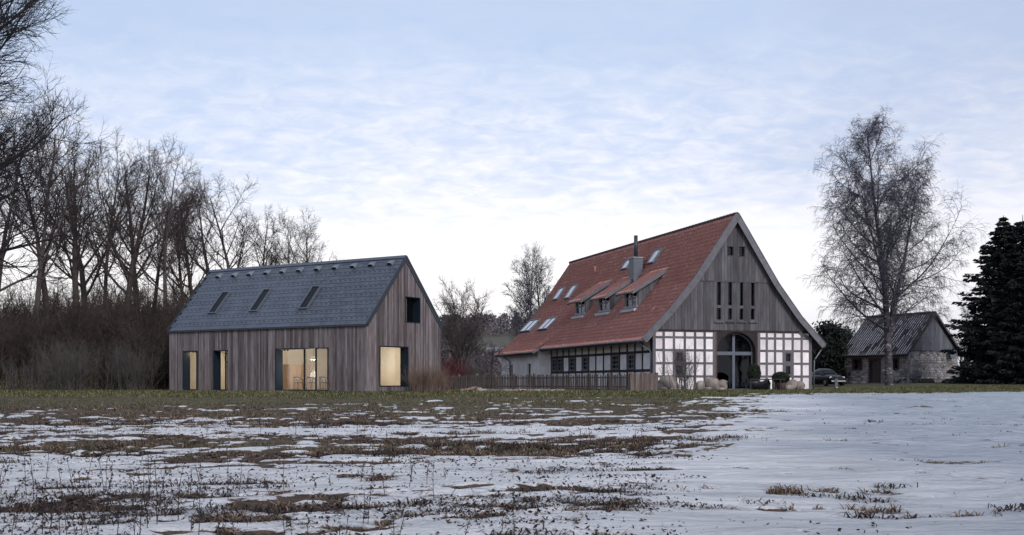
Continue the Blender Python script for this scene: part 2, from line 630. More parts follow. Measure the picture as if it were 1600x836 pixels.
def cover(x, y):
    """fraction of bare ground (no snow), and how green it is"""
    x = np.asarray(x, float)
    y = np.asarray(y, float)
    right = x - (2.2 + (y - 11) * 0.215) + (fbm(x / 3.0, y / 3.0, 91, 3) - 0.5) * 5.0 * np.clip(y / 30, 0.35, 1.4)
    snowfield = sstep(-2.5, 1.8, right)                       # the closed snow on the right
    m = np.interp(y, [5, 12, 16, 18.5, 20.5, 22.5, 24.5, 27, 30, 33, 36, 42, 47, 52, 56, 70, 75],
                  [.34, .38, .40, .36, .50, .80, .84, .54, .48, .68, .78, .80, .84, .95, 1.1, 1.2, 1.25])
    m = m + 0.14 * sstep(-2, -12, x) * sstep(30, 40, y)
    m = m * (1 - 0.30 * sstep(-3, 5, x) * (1 - sstep(20, 24, y)))
    far = sstep(55, 61.5, y - 0.30 * np.maximum(0, x - 12))
    m = m * (1 - 0.93 * snowfield * (1 - far))
    m = np.where(y > 60, np.maximum(m, far * 1.25), m)
    # long drifts that run across the view, tilted as plough lines
    yy = y - 0.10 * x
    n = 0.38 * fbm(x / 2.6, yy / 0.9, 3, 4) + 0.34 * fbm(x / 0.62, yy / 0.36, 23, 3) + 0.28 * fbm(x / 0.22, yy / 0.15, 29, 2)
    n = np.clip((n - 0.5) * 2.9 + 0.5, 0, 1)
    bare = sstep(-0.10, 0.10, m - n)
    green = np.interp(y, [5, 20, 22, 24.5, 26, 36, 42, 48, 53, 57, 62, 80], [.1, .1, .35, .45, .15, .25, .5, .7, .75, .95, 1.0, 0.9])
    green = green * np.clip(0.35 + 1.3 * fbm(x / 4.0, y / 2.0, 41, 3), 0, 1.2)
    return bare, np.clip(green, 0, 1)


def build_ground():
    xd = np.arange(-34, 40.01, 0.17)
    xo = np.geomspace(1.2, 2400, 34)
    xs = np.concatenate([-34 - xo[::-1], xd, 40 + xo])
    yd = np.geomspace(9.0, 72, 330)
    yn = 9.0 - np.geomspace(0.4, 2400, 22)[::-1]
    yf = 72 + np.geomspace(0.7, 3000, 70)
    ys = np.concatenate([yn, yd, yf])
    X, Y = np.meshgrid(xs, ys)
    Z = ground_z(X, Y)
    bare, green = cover(X, Y)
    inner = ((X > -40) & (X < 46) & (Y > 4) & (Y < 80)).astype(float)
    snow = (1 - bare) * inner
    lump = (fbm(X / 0.9, (Y - 0.1 * X) / 0.5, 61, 4) - 0.5)
    drift = (fbm(X / 5.0, (Y - 0.25 * X) / 1.6, 77, 4) - 0.5)
    Z = Z + inner * (snow * 0.06 + lump * 0.06 * (0.45 + bare) + drift * 0.24 * (1 - sstep(50, 56, Y)))
    ca_, sa_ = math.cos(math.radians(52)), math.sin(math.radians(52))
    U, W = X * ca_ + Y * sa_, -X * sa_ + Y * ca_
    rip = np.abs(fbm(U / 4.5, W / 0.8, 171, 4) - 0.5) * 2
    rgt = sstep(0.0, 6.0, X - (2.2 + (Y - 11) * 0.215)) * inner * (1 - sstep(52, 58, Y))
    Z = Z + rgt * ((rip - 0.3) * 0.16 + (fbm(X / .5, Y / .4, 181, 3) - .5) * .05)
    ny, nx = X.shape
    verts = np.stack([X, Y, Z], -1).reshape(-1, 3)
    i = np.arange(ny * nx).reshape(ny, nx)
    faces = np.stack([i[:-1, :-1], i[:-1, 1:], i[1:, 1:], i[1:, :-1]], -1).reshape(-1, 4)
    me = mk_mesh_np('ground', verts, faces, True)
    edge = 69.5 + np.maximum(0, X + 27) * 0.85
    litter = sstep(-1, 4, Y - edge) * (1 - sstep(-12, -4, X))
    ca = me.attributes.new('cover', 'FLOAT_COLOR', 'POINT')
    old = sstep(-2.0, 5.0, X - (2.2 + (Y - 11) * 0.215) + (fbm(X / 4, Y / 2.5, 191, 3) - .5) * 6)  # snow colour turns darker and greyer towards the right
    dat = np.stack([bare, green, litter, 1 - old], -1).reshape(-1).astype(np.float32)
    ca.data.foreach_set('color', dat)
    # material
    m, nt, N, L, B = nodes('snowy field')
    a = N.new('ShaderNodeAttribute')
    a.attribute_name = 'cover'
    sep = N.new('ShaderNodeSeparateColor')
    L.new(a.outputs['Color'], sep.inputs[0])
    fine = _noise(N, L, 5.0, 8, 0.72, stretch=(0.55, 1.5, 1))
    mid = _noise(N, L, 1.1, 6, 0.6, stretch=(0.5, 1.6, 1))
    soil = _ramp(N, L, fine.outputs['Fac'], [(0.30, (0.030, 0.019, 0.016)), (0.5, (0.095, 0.062, 0.050)), (0.72, (0.21, 0.15, 0.115))])
    grass = _ramp(N, L, fine.outputs['Fac'], [(0.30, (0.032, 0.038, 0.016)), (0.5, (0.088, 0.090, 0.042)), (0.72, (0.20, 0.17, 0.10))])
    far_g = _ramp(N, L, mid.outputs['Fac'], [(0.35, (0.06, 0.064, 0.05)), (0.65, (0.12, 0.11, 0.09))])
    c = _mix(N, L, sep.outputs['Green'], soil, grass)
    lit = _ramp(N, L, fine.outputs['Fac'], [(0.3, (0.014, 0.009, 0.008)), (0.7, (0.045, 0.028, 0.024))])
    c = _mix(N, L, sep.outputs['Blue'], c, lit)
    geo = N.new('ShaderNodeNewGeometry')
    sp = N.new('ShaderNodeSeparateXYZ')
    L.new(geo.outputs['Position'], sp.inputs[0])
    mr = N.new('ShaderNodeMapRange')
    mr.inputs['From Min'].default_value = 95
    mr.inputs['From Max'].default_value = 135
    L.new(sp.outputs['Y'], mr.inputs['Value'])
    c = _mix(N, L, mr.outputs[0], c, far_g)
    thin = _noise(N, L, 0.45, 7, 0.68, stretch=(0.6, 1.8, 1), dist=0.4)
    snowc = _ramp(N, L, thin.outputs['Fac'], [(0.30, (0.56, 0.58, 0.61)), (0.48, (0.73, 0.75, 0.79)), (0.70, (0.86, 0.87, 0.90))])
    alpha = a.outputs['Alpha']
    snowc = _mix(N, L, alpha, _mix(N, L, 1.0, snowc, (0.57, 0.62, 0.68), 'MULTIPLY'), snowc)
    crumbs = _noise(N, L, 16.0, 5, 0.7, stretch=(0.8, 1.3, 1))
    snowc = _mix(N, L, _ramp(N, L, crumbs.outputs['Fac'], [(0.60, 0.0), (0.72, 0.45)]), snowc, (0.20, 0.17, 0.16))
    # ragged edge between snow and ground
    ad = N.new('ShaderNodeMath')
    ad.operation = 'ADD'
    L.new(sep.outputs['Red'], ad.inputs[0])
    sb = N.new('ShaderNodeMath')
    sb.operation = 'MULTIPLY_ADD'
    L.new(fine.outputs['Fac'], sb.inputs[0])
    sb.inputs[1].default_value = 2.2
    sb.inputs[2].default_value = -1.1
    L.new(sb.outputs[0], ad.inputs[1])
    msk = _ramp(N, L, ad.outputs[0], [(0.42, 0.0), (0.54, 1.0)])
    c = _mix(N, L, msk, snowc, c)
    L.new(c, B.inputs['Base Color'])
    B.inputs['Roughness'].default_value = 0.8
    B.inputs['Specular IOR Level'].default_value = 0.2
    sm = _noise(N, L, 11.0, 10, 0.78, stretch=(0.8, 1.2, 1))
    b1 = N.new('ShaderNodeBump')
    b1.inputs['Strength'].default_value = 0.9
    b1.inputs['Distance'].default_value = 0.09
    L.new(sm.outputs['Fac'], b1.inputs['Height'])
    tcg = N.new('ShaderNodeTexCoord')
    mpg = N.new('ShaderNodeMapping')
    mpg.inputs['Rotation'].default_value = (0, 0, math.radians(-38))
    mpg.inputs['Scale'].default_value = (0.5, 1.9, 1)
    L.new(tcg.outputs['Object'], mpg.inputs[0])
    wn = N.new('ShaderNodeTexNoise')
    wn.inputs['Scale'].default_value = 1.0
    wn.inputs['Detail'].default_value = 6
    wn.inputs['Roughness'].default_value = 0.6
    L.new(mpg.outputs[0], wn.inputs['Vector'])
    b2 = N.new('ShaderNodeBump')
    b2.inputs['Strength'].default_value = 0.8
    b2.inputs['Distance'].default_value = 0.75
    L.new(wn.outputs['Fac'], b2.inputs['Height'])
    L.new(b1.outputs[0], b2.inputs['Normal'])
    L.new(b2.outputs[0], B.inputs['Normal'])
    link('ground', me, m, kind='structure')


build_ground()


# ---------------------------------------------------------------- branching plants
def perp(d, az):
    ref = np.where(np.abs(d[:, 2:3]) < 0.9, np.array([[0, 0, 1.0]]), np.array([[1.0, 0, 0]]))
    s = np.cross(d, ref)
    s /= np.linalg.norm(s, axis=1, keepdims=True)
    u = np.cross(s, d)
    return s * np.cos(az)[:, None] + u * np.sin(az)[:, None]


def grow(rng, P, D, Ln, R, levels):
    """levels: dicts n, wander, trop, taper, then for children: kids, fr=(a,b), ang, angsd, ratio, shape(f), rr"""
    out = []
    for li, lv in enumerate(levels):
        n = lv['n']
        pts = np.zeros((len(P), n + 1, 3))
        dirs = np.zeros((len(P), n + 1, 3))
        pts[:, 0] = P
        d = D / np.linalg.norm(D, axis=1, keepdims=True)
        dirs[:, 0] = d
        for k in range(n):
            d = d + rng.normal(0, lv['wander'], d.shape)
            d[:, 2] += lv['trop'] * (k + 1) / n
            d /= np.linalg.norm(d, axis=1, keepdims=True)
            pts[:, k + 1] = pts[:, k] + d * (Ln / n)[:, None]
            dirs[:, k + 1] = d
        f = np.linspace(0, 1, n + 1)
        rad = R[:, None] * (1 - (1 - lv['taper']) * f[None, :])
        out.append((pts, rad))
        if li == len(levels) - 1 or 'kids' not in lv:
            break
        kids = lv['kids']
        a, b = lv['fr']
        nb = len(P)
        fr = a + (b - a) * (np.arange(kids)[None, :] + rng.random((nb, kids))) / kids
        fr = np.clip(fr, 0, 0.995)
        idx = np.repeat(np.arange(nb), kids)
        fr = fr.ravel()
        seg = np.minimum((fr * n).astype(int), n - 1)
        w = (fr * n - seg)[:, None]
        P2 = pts[idx, seg] * (1 - w) + pts[idx, seg + 1] * w
        d0 = dirs[idx, seg + 1]
        az = (np.arange(len(idx)) * 2.399 + rng.normal(0, 0.6, len(idx)))
        ang = np.radians(rng.normal(lv['ang'], lv['angsd'], len(idx)))
        D2 = d0 * np.cos(ang)[:, None] + perp(d0, az) * np.sin(ang)[:, None]
        sh = lv.get('shape')
        s = sh(fr) if sh else (1 - 0.5 * fr)
        L2 = Ln[idx] * lv['ratio'] * s * rng.uniform(0.7, 1.25, len(idx))
        R2 = np.maximum((rad[idx, seg] * (1 - w[:, 0]) + rad[idx, seg + 1] * w[:, 0]) * lv['rr'], lv.get('rmin', 0.004))
        R2 = np.minimum(R2, R2 * 0 + rad[idx, seg] * 0.9)
        P, D, Ln, R = P2, D2, L2, R2
    return out


def tubes(groups, ks):
    """list of (pts(N,n,3), rad(N,n)) -> verts, quads"""
    V, F, base = [], [], 0
    for (pts, rad), k in zip(groups, ks):
        N, n, _ = pts.shape
        d = np.zeros_like(pts)
        d[:, 1:-1] = pts[:, 2:] - pts[:, :-2]
        d[:, 0] = pts[:, 1] - pts[:, 0]
        d[:, -1] = pts[:, -1] - pts[:, -2]
        d /= np.linalg.norm(d, axis=2, keepdims=True) + 1e-9
        dm = d.reshape(-1, 3)
        s = perp(dm, np.zeros(len(dm)))
        u = np.cross(dm, s)
        a = np.arange(k) * 2 * math.pi / k
        ring = (s[:, None] * np.cos(a)[None, :, None] + u[:, None] * np.sin(a)[None, :, None]) * rad.reshape(-1)[:, None, None]
        v = pts.reshape(-1, 3)[:, None] + ring
        V.append(v.reshape(-1, 3))
        i = (np.arange(N * n * k).reshape(N, n, k)) + base
        j = np.roll(i, -1, axis=2)
        q = np.stack([i[:, :-1], j[:, :-1], j[:, 1:], i[:, 1:]], -1).reshape(-1, 4)
        F.append(q)
        base += N * n * k
    return np.concatenate(V), np.concatenate(F)


def one(v):
    return np.array([v], float)


def plant_meshes(levels_out, split, ks, name):
    """first `split` levels -> trunk mesh, the others -> crown mesh"""
    tv, tf = tubes(levels_out[:split], ks[:split])
    cv, cf = tubes(levels_out[split:], ks[split:])
    return mk_mesh_np(name + '_trunk', tv, tf, True), mk_mesh_np(name + '_crown', cv, cf)


def leaf_quads(rng, C, size, squash=1.0, up=0.0):
    """random small quads centred on points C"""
    n = len(C)
    a = rng.normal(size=(n, 3))
    a[:, 2] *= squash
    a[:, 2] += up
    a /= np.linalg.norm(a, axis=1, keepdims=True)
    b = perp(a, rng.uniform(0, 6.28, n))
    s = size * rng.uniform(0.6, 1.4, n)[:, None]
    a, b = a * s, b * s * 0.45
    v = np.stack([C - a, C + b, C + a, C - b], 1).reshape(-1, 3)
    f = np.arange(4 * n).reshape(n, 4)
    return v, f


def deciduous(seed, H, r0, upright=0.5, kids1=9, spread=0.55, fork=0.28, rmin=0.011, dens=1.0):
    rng = np.random.default_rng(seed)
    lv = [dict(n=9, wander=0.045, trop=0.03, taper=0.16, kids=kids1, fr=(fork, 0.97), ang=38, angsd=9, ratio=spread,
               shape=lambda f: 1.15 - 0.72 * f, rr=0.52),
          dict(n=6, wander=0.10, trop=0.22 * upright, taper=0.22, kids=int(8 * dens), fr=(0.18, 0.98), ang=40, angsd=12, ratio=0.48,
               shape=lambda f: 1.1 - 0.6 * f, rr=0.55, rmin=rmin * 1.4),
          dict(n=4, wander=0.13, trop=0.16 * upright, taper=0.3, kids=int(7 * dens), fr=(0.12, 0.98), ang=40, angsd=14, ratio=0.5,
               shape=lambda f: 1.1 - 0.5 * f, rr=0.6, rmin=rmin),
          dict(n=3, wander=0.15, trop=0.10 * upright, taper=0.4, kids=4, fr=(0.15, 0.95), ang=38, angsd=15, ratio=0.55, rr=0.7, rmin=rmin * 0.8),
          dict(n=2, wander=0.15, trop=0.05, taper=0.4)]
    return grow(rng, one((0, 0, -0.3)), one((0, 0, 1)), np.array([H]), np.array([r0]), lv)


# ---------------------------------------------------------------- building frames
class Site:
    """a building's own axes: x across the gable, y along the ridge, z up"""
    def __init__(self, loc, deg):
        self.loc, self.rz = Vector(loc), math.radians(deg)
        self.m = Matrix.Translation(self.loc) @ Matrix.Rotation(self.rz, 4, 'Z')
        self.inv = self.m.inverted()
        self.o = self.inv @ Vector((0, 0, EYE))

    def hit(self, px, py, p0, n):
        q = self.inv @ at(px, py, 50.0)
        d = q - self.o
        p0, n = Vector(p0), Vector(n)
        return self.o + d * ((p0 - self.o).dot(n) / d.dot(n))

    def x(self, px, py, x0=0.0):
        return self.hit(px, py, (x0, 0, 0), (1, 0, 0))

    def y(self, px, py, y0=0.0):
        return self.hit(px, py, (0, y0, 0), (0, 1, 0))

    def w(self, p):
        return self.m @ Vector(p)


def tile_sheet(name, prof, y0, y1, tw, course, amp, step, mat, parent, down=False, cuts=None):
    """corrugated, stepped tile covering over a profile [(x, z)...] running from ridge to eave, along y"""
    pr = np.array(prof, float)
    seg = np.hypot(*(pr[1:] - pr[:-1]).T)
    cum = np.concatenate([[0], np.cumsum(seg)])
    nco = max(1, int(round(cum[-1] / course)))
    ds, lift = [], []
    for c in range(nco):
        a, b = cum[-1] * c / nco, cum[-1] * (c + 1) / nco
        ds += [a, b - 1e-4]
        lift += [0.0, step]
    ds, lift = np.array(ds), np.array(lift)
    px = np.interp(ds, cum, pr[:, 0])
    pz = np.interp(ds, cum, pr[:, 1])
    tx = np.gradient(np.interp(np.linspace(0, cum[-1], 200), cum, pr[:, 0]))
    tz = np.gradient(np.interp(np.linspace(0, cum[-1], 200), cum, pr[:, 1]))
    g = np.linspace(0, cum[-1], 200)
    dx, dz = np.interp(ds, g, tx), np.interp(ds, g, tz)
    ln = np.hypot(dx, dz)
    nx, nz = -dz / ln, dx / ln
    sg = np.sign(nz)
    nx, nz = nx * sg, nz * sg
    ncol = max(1, int(round(abs(y1 - y0) / tw)))
    sub = 5
    ph = np.array([0, 0.18, 0.36, 0.60, 0.82])
    wave = np.array([0.0, 0.85, 0.95, -0.75, -0.85])
    yy, ww, cc = [], [], []
    for c in range(ncol):
        for p, w in zip(ph, wave):
            yy.append(y0 + (y1 - y0) * (c + p) / ncol)
            ww.append(w)
            cc.append(c + p)
    yy.append(y1)
    ww.append(0)
    cc.append(ncol - 0.01)
    yy, ww, cc = np.array(yy), np.array(ww), np.array(cc)
    rng = np.random.default_rng(len(prof) * 7 + int(abs(y1) * 10))
    jit = rng.normal(0, step * 0.22, (len(ds) // 2 + 1, ncol + 1))
    h = ww[None, :] * amp + lift[:, None] + jit[(np.arange(len(ds)) // 2)[:, None], np.floor(cc).astype(int)[None, :]]
    V = np.stack([px[:, None] + nx[:, None] * h, np.broadcast_to(yy[None, :], h.shape), pz[:, None] + nz[:, None] * h], -1)
    nr, nc = h.shape
    i = np.arange(nr * nc).reshape(nr, nc)
    F = np.stack([i[:-1, :-1], i[:-1, 1:], i[1:, 1:], i[1:, :-1]], -1)
    keep = np.ones(F.shape[:2], bool)
    if cuts:
        cy = (yy[:-1] + yy[1:]) / 2
        cd = (px[:-1] + px[1:]) / 2
        for (ya, yb, xa, xb) in cuts:
            keep &= ~((cy[None, :] > ya) & (cy[None, :] < yb) & (cd[:, None] > xa) & (cd[:, None] < xb))
    me = mk_mesh_np(name, V.reshape(-1, 3), F[keep].reshape(-1, 4))
    at_ = me.attributes.new('tile', 'FLOAT_VECTOR', 'POINT')
    tv = np.stack([np.broadcast_to(cc[None, :], h.shape), np.broadcast_to((np.arange(nr) // 2)[:, None] + 0.5, h.shape),
                   np.zeros_like(h)], -1)
    at_.data.foreach_set('vector', tv.reshape(-1).astype(np.float32))
    return link(name, me, mat, parent, kind='stuff')


def wall_with_holes(mb, axis, c0, c1, a0, a1, z0, z1, holes):
    """a slab between c0..c1 on `axis`, spanning a0..a1 and z0..z1, with rectangular holes (a,b,lo,hi)"""
    cuts = sorted({a0, a1, *[h[0] for h in holes], *[h[1] for h in holes]})
    for a, b in zip(cuts[:-1], cuts[1:]):
        mid = (a + b) / 2
        hs = sorted([(h[2], h[3]) for h in holes if h[0] <= mid <= h[1]])
        z = z0
        for lo, hi in hs + [(z1, z1)]:
            if lo > z + 1e-4:
                if axis == 'x':
                    mb.box(c0, c1, a, b, z, lo)
                else:
                    mb.box(a, b, c0, c1, z, lo)
            z = max(z, hi)


# ================================================================ the wooden house
HS = Site((-7.945, 63.0, 1.03), 57.0)
HL_, HW, HE, HE2, HR = 15.94, 6.79, 3.80, 3.93, 7.70     # length, width, eaves (front, rear), ridge
HM = HW / 2


def roof_h(x):
    return HE + (HR - HE) * x / HM if x <= HM else HE2 + (HR - HE2) * (HW - x) / (HW - HM)


def box_on(mb, axis, c0, c1, a0, a1, z0, z1):
    lo, hi = min(c0, c1), max(c0, c1)
    if axis == 'x':
        mb.box(lo, hi, a0, a1, z0, z1)
    else:
        mb.box(a0, a1, lo, hi, z0, z1)


def window_unit(root, axis, face, a0, a1, z0, z1, depth, fr, mat, glass, proud=0.02, mull=(), trans=(), pw=0.05, name='window', sub=None, sill=0.0):
    """a window in the wall plane `face` (axis x or y): deep lining, sash bars and one pane in every field"""
    s = 1.0
    f0, f1 = face - proud, face + depth
    mb = MB()
    box_on(mb, axis, f0, f1, a0, a0 + fr, z0 + fr, z1 - fr)
    box_on(mb, axis, f0, f1, a1 - fr, a1, z0 + fr, z1 - fr)
    box_on(mb, axis, f0, f1, a0, a1, z1 - fr, z1)
    box_on(mb, axis, f0 - sill, f1, a0 - sill * 0.5, a1 + sill * 0.5, z0, z0 + fr)
    w = mb.build(name, mat, root)
    g = face + depth * (0.72 if depth < 0.4 else 0.86)
    av = [a0 + fr] + sorted(mull) + [a1 - fr]
    zv = [z0 + fr] + sorted(trans) + [z1 - fr]
    for m_ in mull:
        b = MB()
        box_on(b, axis, g - 0.035, g + 0.035, m_ - pw / 2, m_ + pw / 2, z0 + fr, z1 - fr)
        b.build('mullion', mat, w)
    for t_ in trans:
        b = MB()
        box_on(b, axis, g - 0.03, g + 0.03, a0 + fr, a1 - fr, t_ - pw / 2, t_ + pw / 2)
        b.build('glazing_bar', mat, w)
    for i in range(len(av) - 1):
        for j in range(len(zv) - 1):
            b = MB()
            x0 = av[i] + (pw / 2 + 0.002 if i else 0)
            x1 = av[i + 1] - (pw / 2 + 0.002 if i < len(av) - 2 else 0)
            y0 = zv[j] + (pw / 2 + 0.002 if j else 0)
            y1 = zv[j + 1] - (pw / 2 + 0.002 if j < len(zv) - 2 else 0)
            box_on(b, axis, g - 0.006, g + 0.006, x0, x1, y0, y1)
            b.build('pane', glass, w)
    return w


def wooden_house():
    root = thing('wooden_house', 'modern timber-clad house with blue-grey slate roof and lit windows', 'house', HS.loc, HS.rz)
    # openings measured on the two visible walls
    def fo(pxl, pxr, pyt, pyb):
        a, b = HS.x(pxr, pyt), HS.x(pxl, pyb)
        c = HS.x(pxr, pyb)
        return (a.y, b.y, max(0.05, c.z), a.z)
    def go(pxl, pxr, pyt, pyb):
        a, b = HS.y(pxl, pyt), HS.y(pxr, pyb)
        c = HS.y(pxl, pyb)
        return (a.x, b.x, max(0.05, c.z), a.z)
    F = [fo(286, 308, 545.5, 611.8), fo(334, 356.5, 545, 612), fo(431, 513, 543, 613.3)]
    F[0] = (F[0][0], F[0][1], 0.08, F[2][3] - 0.02)
    F[1] = (F[1][0], F[1][1], 0.08, F[2][3] - 0.02)
    F[2] = (F[2][0], F[2][1], 0.08, F[2][3])
    G = [go(593, 637.5, 540, 604), go(633, 656, 463, 503.5)]
    # carcass
    mb = MB()
    wall_with_holes(mb, 'x', 0.03, 0.28, 0.03, HL_, 0, HE - 0.12, F)
    mb.build('front_wall', M['slate_dark'], root)
    mb = MB()
    e0 = min(HE, HE2) - 0.14
    wall_with_holes(mb, 'y', 0.03, 0.28, 0.28, HW - 0.28, 0, e0, [G[0]])
    # gable above the eaves, around the upper window
    a0, a1, z0, z1 = G[1]
    def gp(x):
        return max(e0, roof_h(x) - 0.16)
    def strip(xa, xb, lo):
        pts = [(xa, 0.03, lo), (xb, 0.03, lo), (xb, 0.03, gp(xb)), (xa, 0.03, gp(xa))]
        mb.prism(pts, (0, 0.25, 0))
    strip(0.28, HM, e0)
    strip(HM, a0, e0)
    strip(a1, HW - 0.28, e0)
    if z0 > e0:
        mb.box(a0, a1, 0.03, 0.28, e0, z0)
    strip(a0, a1, z1)
    mb.build('gable_wall', M['slate_dark'], root)
    mb = MB()
    mb.box(HW - 0.28, HW, 0.03, HL_, 0, HE2 - 0.2)
    mb.build('rear_wall', M['slate_dark'], root)
    mb = MB()
    mb.prism([(0.28, HL_ - 0.25, 0), (HW - 0.28, HL_ - 0.25, 0), (HW - 0.28, HL_ - 0.25, gp(HW - 0.28)), (HM, HL_ - 0.25, HR - 0.16),
              (0.28, HL_ - 0.25, gp(0.28))], (0, 0.25, 0))
    mb.build('end_wall', M['slate_dark'], root)
    # boards
    rng = np.random.default_rng(5)
    def boards(axis, length, top, holes, base=0.06):
        a = 0.0
        while a < length - 0.02:
            w = float(rng.choice([0.095, 0.12, 0.145, 0.17], p=[.25, .3, .3, .15]))
            b = min(a + w, length)
            if length - b < 0.05:
                b = length
            th = rng.uniform(0.0, 0.016)
            hs = sorted([(h[2], h[3]) for h in holes if h[0] - 0.01 < (a + b) / 2 < h[1] + 0.01])
            z = base + rng.uniform(-0.02, 0.02)
            ta, tb = top(a), top(b)
            for lo, hi in hs + [(None, None)]:
                l0, l1 = (ta, tb) if lo is None else (lo, lo)
                if min(l0, l1) > z + 0.02:
                    g = 0.006
                    m_ = MB()
                    if axis == 'x':
                        m_.prism([(0.028, a + g, z), (0.028, b - g, z), (0.028, b - g, l1), (0.028, a + g, l0)], (-0.03 - th, 0, 0))
                    else:
                        mids = [(b - g, 0.028, l1), (a + g, 0.028, l0)]
                        if a < HM < b and lo is None:
                            mids = [(b - g, 0.028, l1), (HM, 0.028, top(HM)), (a + g, 0.028, l0)]
                        m_.prism([(a + g, 0.028, z), (b - g, 0.028, z)] + mids, (0, -0.03 - th, 0))
                    m_.build('board', M['larch'], root)
                if hi is not None:
                    z = hi
            a = b
    boards('x', HL_, lambda a: HE - 0.09, F)
    boards('y', HW, lambda a: roof_h(a) - 0.10, G)
    # roof decks
    sl1 = math.hypot(HM, HR - HE)
    n1 = Vector((-(HR - HE), 0, HM)).normalized()
    n2 = Vector(((HR - HE2), 0, HM)).normalized()
    y0, y1 = -0.07, HL_ + 0.07
    ov = 0.10
    d1 = Vector((HM, 0, HR - HE)).normalized()
    d2 = Vector((HM, 0, -(HR - HE2))).normalized()
    E1 = Vector((0, y0, HE)) - d1 * ov
    R_ = Vector((HM, y0, HR))
    E2 = Vector((HW, y0, HE2)) + d2 * ov
    mb = MB()
    mb.prism([E1 - n1 * 0.02, R_ - Vector((0, 0, 0.03)), R_ - Vector((0, 0, 0.22)), E1 - n1 * 0.15], (0, y1 - y0, 0))
    mb.build('roof_deck', M['slate_dark'], root)
    mb = MB()
    mb.prism([E2, R_ + Vector((0, 0, -0.002)), R_ - Vector((0, 0, 0.215)), E2 - n2 * 0.15], (0, y1 - y0, 0))
    mb.build('rear_roof', M['slate'], root)
    # skylights on the front slope
    def onroof(px, py):
        return HS.hit(px, py, (0, 0, HE), n1)
    def su(p):     # distance up the slope
        return (p - Vector((0, p.y, HE))).dot(d1)
    sky = []
    for (xl, xr, yb, xt, xtr, yt) in ((328, 338, 490, 349, 358.4, 459), (392, 402.5, 487, 413.7, 423.5, 454.7), (469, 481, 483, 490, 500.5, 450)):
        b0, b1, t0, t1 = onroof(xl, yb), onroof(xr, yb), onroof(xt, yt), onroof(xtr, yt)
        ya, yb_ = (b1.y + t1.y) / 2, (b0.y + t0.y) / 2
        sky.append((ya, yb_, (su(b0) + su(b1)) / 2, (su(t0) + su(t1)) / 2))
    # slates
    nco = 17
    ch = (sl1 + ov) / nco
    sw = 0.37
    ncol = int(round((y1 - y0) / sw))
    sw = (y1 - y0) / ncol
    rm = MB().box(-0.0, ch * 1.3, -sw / 2 + 0.004, sw / 2 - 0.004, 0, 0.017).mesh('slate')
    rm.materials.append(M['slate'])
    # local frame of a slate: x up-slope, y along ridge, z = normal
    def slate_matrix(u, y, tilt, dz):
        rot = Matrix((d1, Vector((0, 1, 0)), n1)).transposed().to_4x4()
        p = Vector((0, y, HE)) + d1 * u + n1 * dz
        return Matrix.Translation(p) @ rot @ Matrix.Rotation(tilt, 4, 'Y')
    tilt = 0.020 / ch
    cells = []
    for c in range(nco):
        for k in range(ncol + 1):
            y = y0 + (k + (0.5 if c % 2 else 0.0)) * sw
            y = min(max(y, y0 + sw / 2), y1 - sw / 2) if c % 2 == 0 else y
            if c % 2 == 0 and k == ncol:
                continue
            if y > y1 - sw * 0.45 or y < y0 + sw * 0.45:
                continue
            u = -ov + c * ch
            cells.append((u, y))
    cells.sort(key=lambda q: q[1] - q[0] * 0.2)
    rest = MB()
    for i, (u, y) in enumerate(cells):
        if u + ch * 1.35 > sl1:
            um = 1
        mtx = slate_matrix(u, y, 0.048, 0.026 + rng.uniform(0, 0.004))
        if i < 290:
            o = link('slate', rm, None, root)
            o.matrix_local = mtx
        else:
            rest.add([mtx @ v.co for v in rm.vertices], [tuple(p.vertices) for p in rm.polygons])
    rest.build('slates', M['slate'], root, kind='stuff')
    # snow hooks in alternate courses
    hk = MB()
    for c in range(1, nco - 3, 2):
        for k in range(ncol):
            y = y0 + (k + 0.5) * sw
            u = -ov + c * ch + ch * 0.55
            if any(a - 0.1 < y < b + 0.1 and lo - 0.1 < u < hi + 0.1 for a, b, lo, hi in sky):
                continue
            mtx = slate_matrix(u, y, 0, 0.05)
            hk.add([mtx @ Vector(q) for q in ((-.02, -.02, 0), (.03, -.02, 0), (.03, .02, 0), (-.02, .02, 0), (-.02, -.02, .055), (-.02, .02, .055))],
                   [(0, 3, 2, 1), (0, 1, 4), (1, 2, 5, 4), (2, 3, 5), (3, 0, 4, 5)])
    hk.build('snow_hooks', M['slate_dark'], root, kind='stuff')
    # ridge cap and verge trims
    mb = MB()
    mb.bar(R_ + Vector((-0.06, -0.01, 0.03)), R_ + Vector((-0.06, y1 - y0 + 0.01, 0.03)), 0.22, 0.05, up=n1)
    mb.bar(R_ + Vector((0.05, -0.01, 0.03)), R_ + Vector((0.05, y1 - y0 + 0.01, 0.03)), 0.2, 0.05, up=n2)
    mb.build('ridge_cap', M['slate'], root)
    for yy in (y0 - 0.012, y1 + 0.012):
        mb = MB()
        mb.bar(E1 + Vector((0, yy - y0, 0)) + n1 * 0.03, R_ + Vector((0, yy - y0, 0.045)), 0.03, 0.16, up=n1)
        mb.bar(R_ + Vector((0, yy - y0, 0.045)), E2 + Vector((0, yy - y0, 0)) + n2 * 0.02, 0.028, 0.16, up=n2)
        mb.build('verge_trim', M['slate_dark'], root)
    mb = MB()
    mb.bar(E1 + Vector((-0.03, 0, -0.03)), E1 + Vector((-0.03, y1 - y0, -0.03)), 0.05, 0.09)
    mb.build('gutter', M['slate_dark'], root)
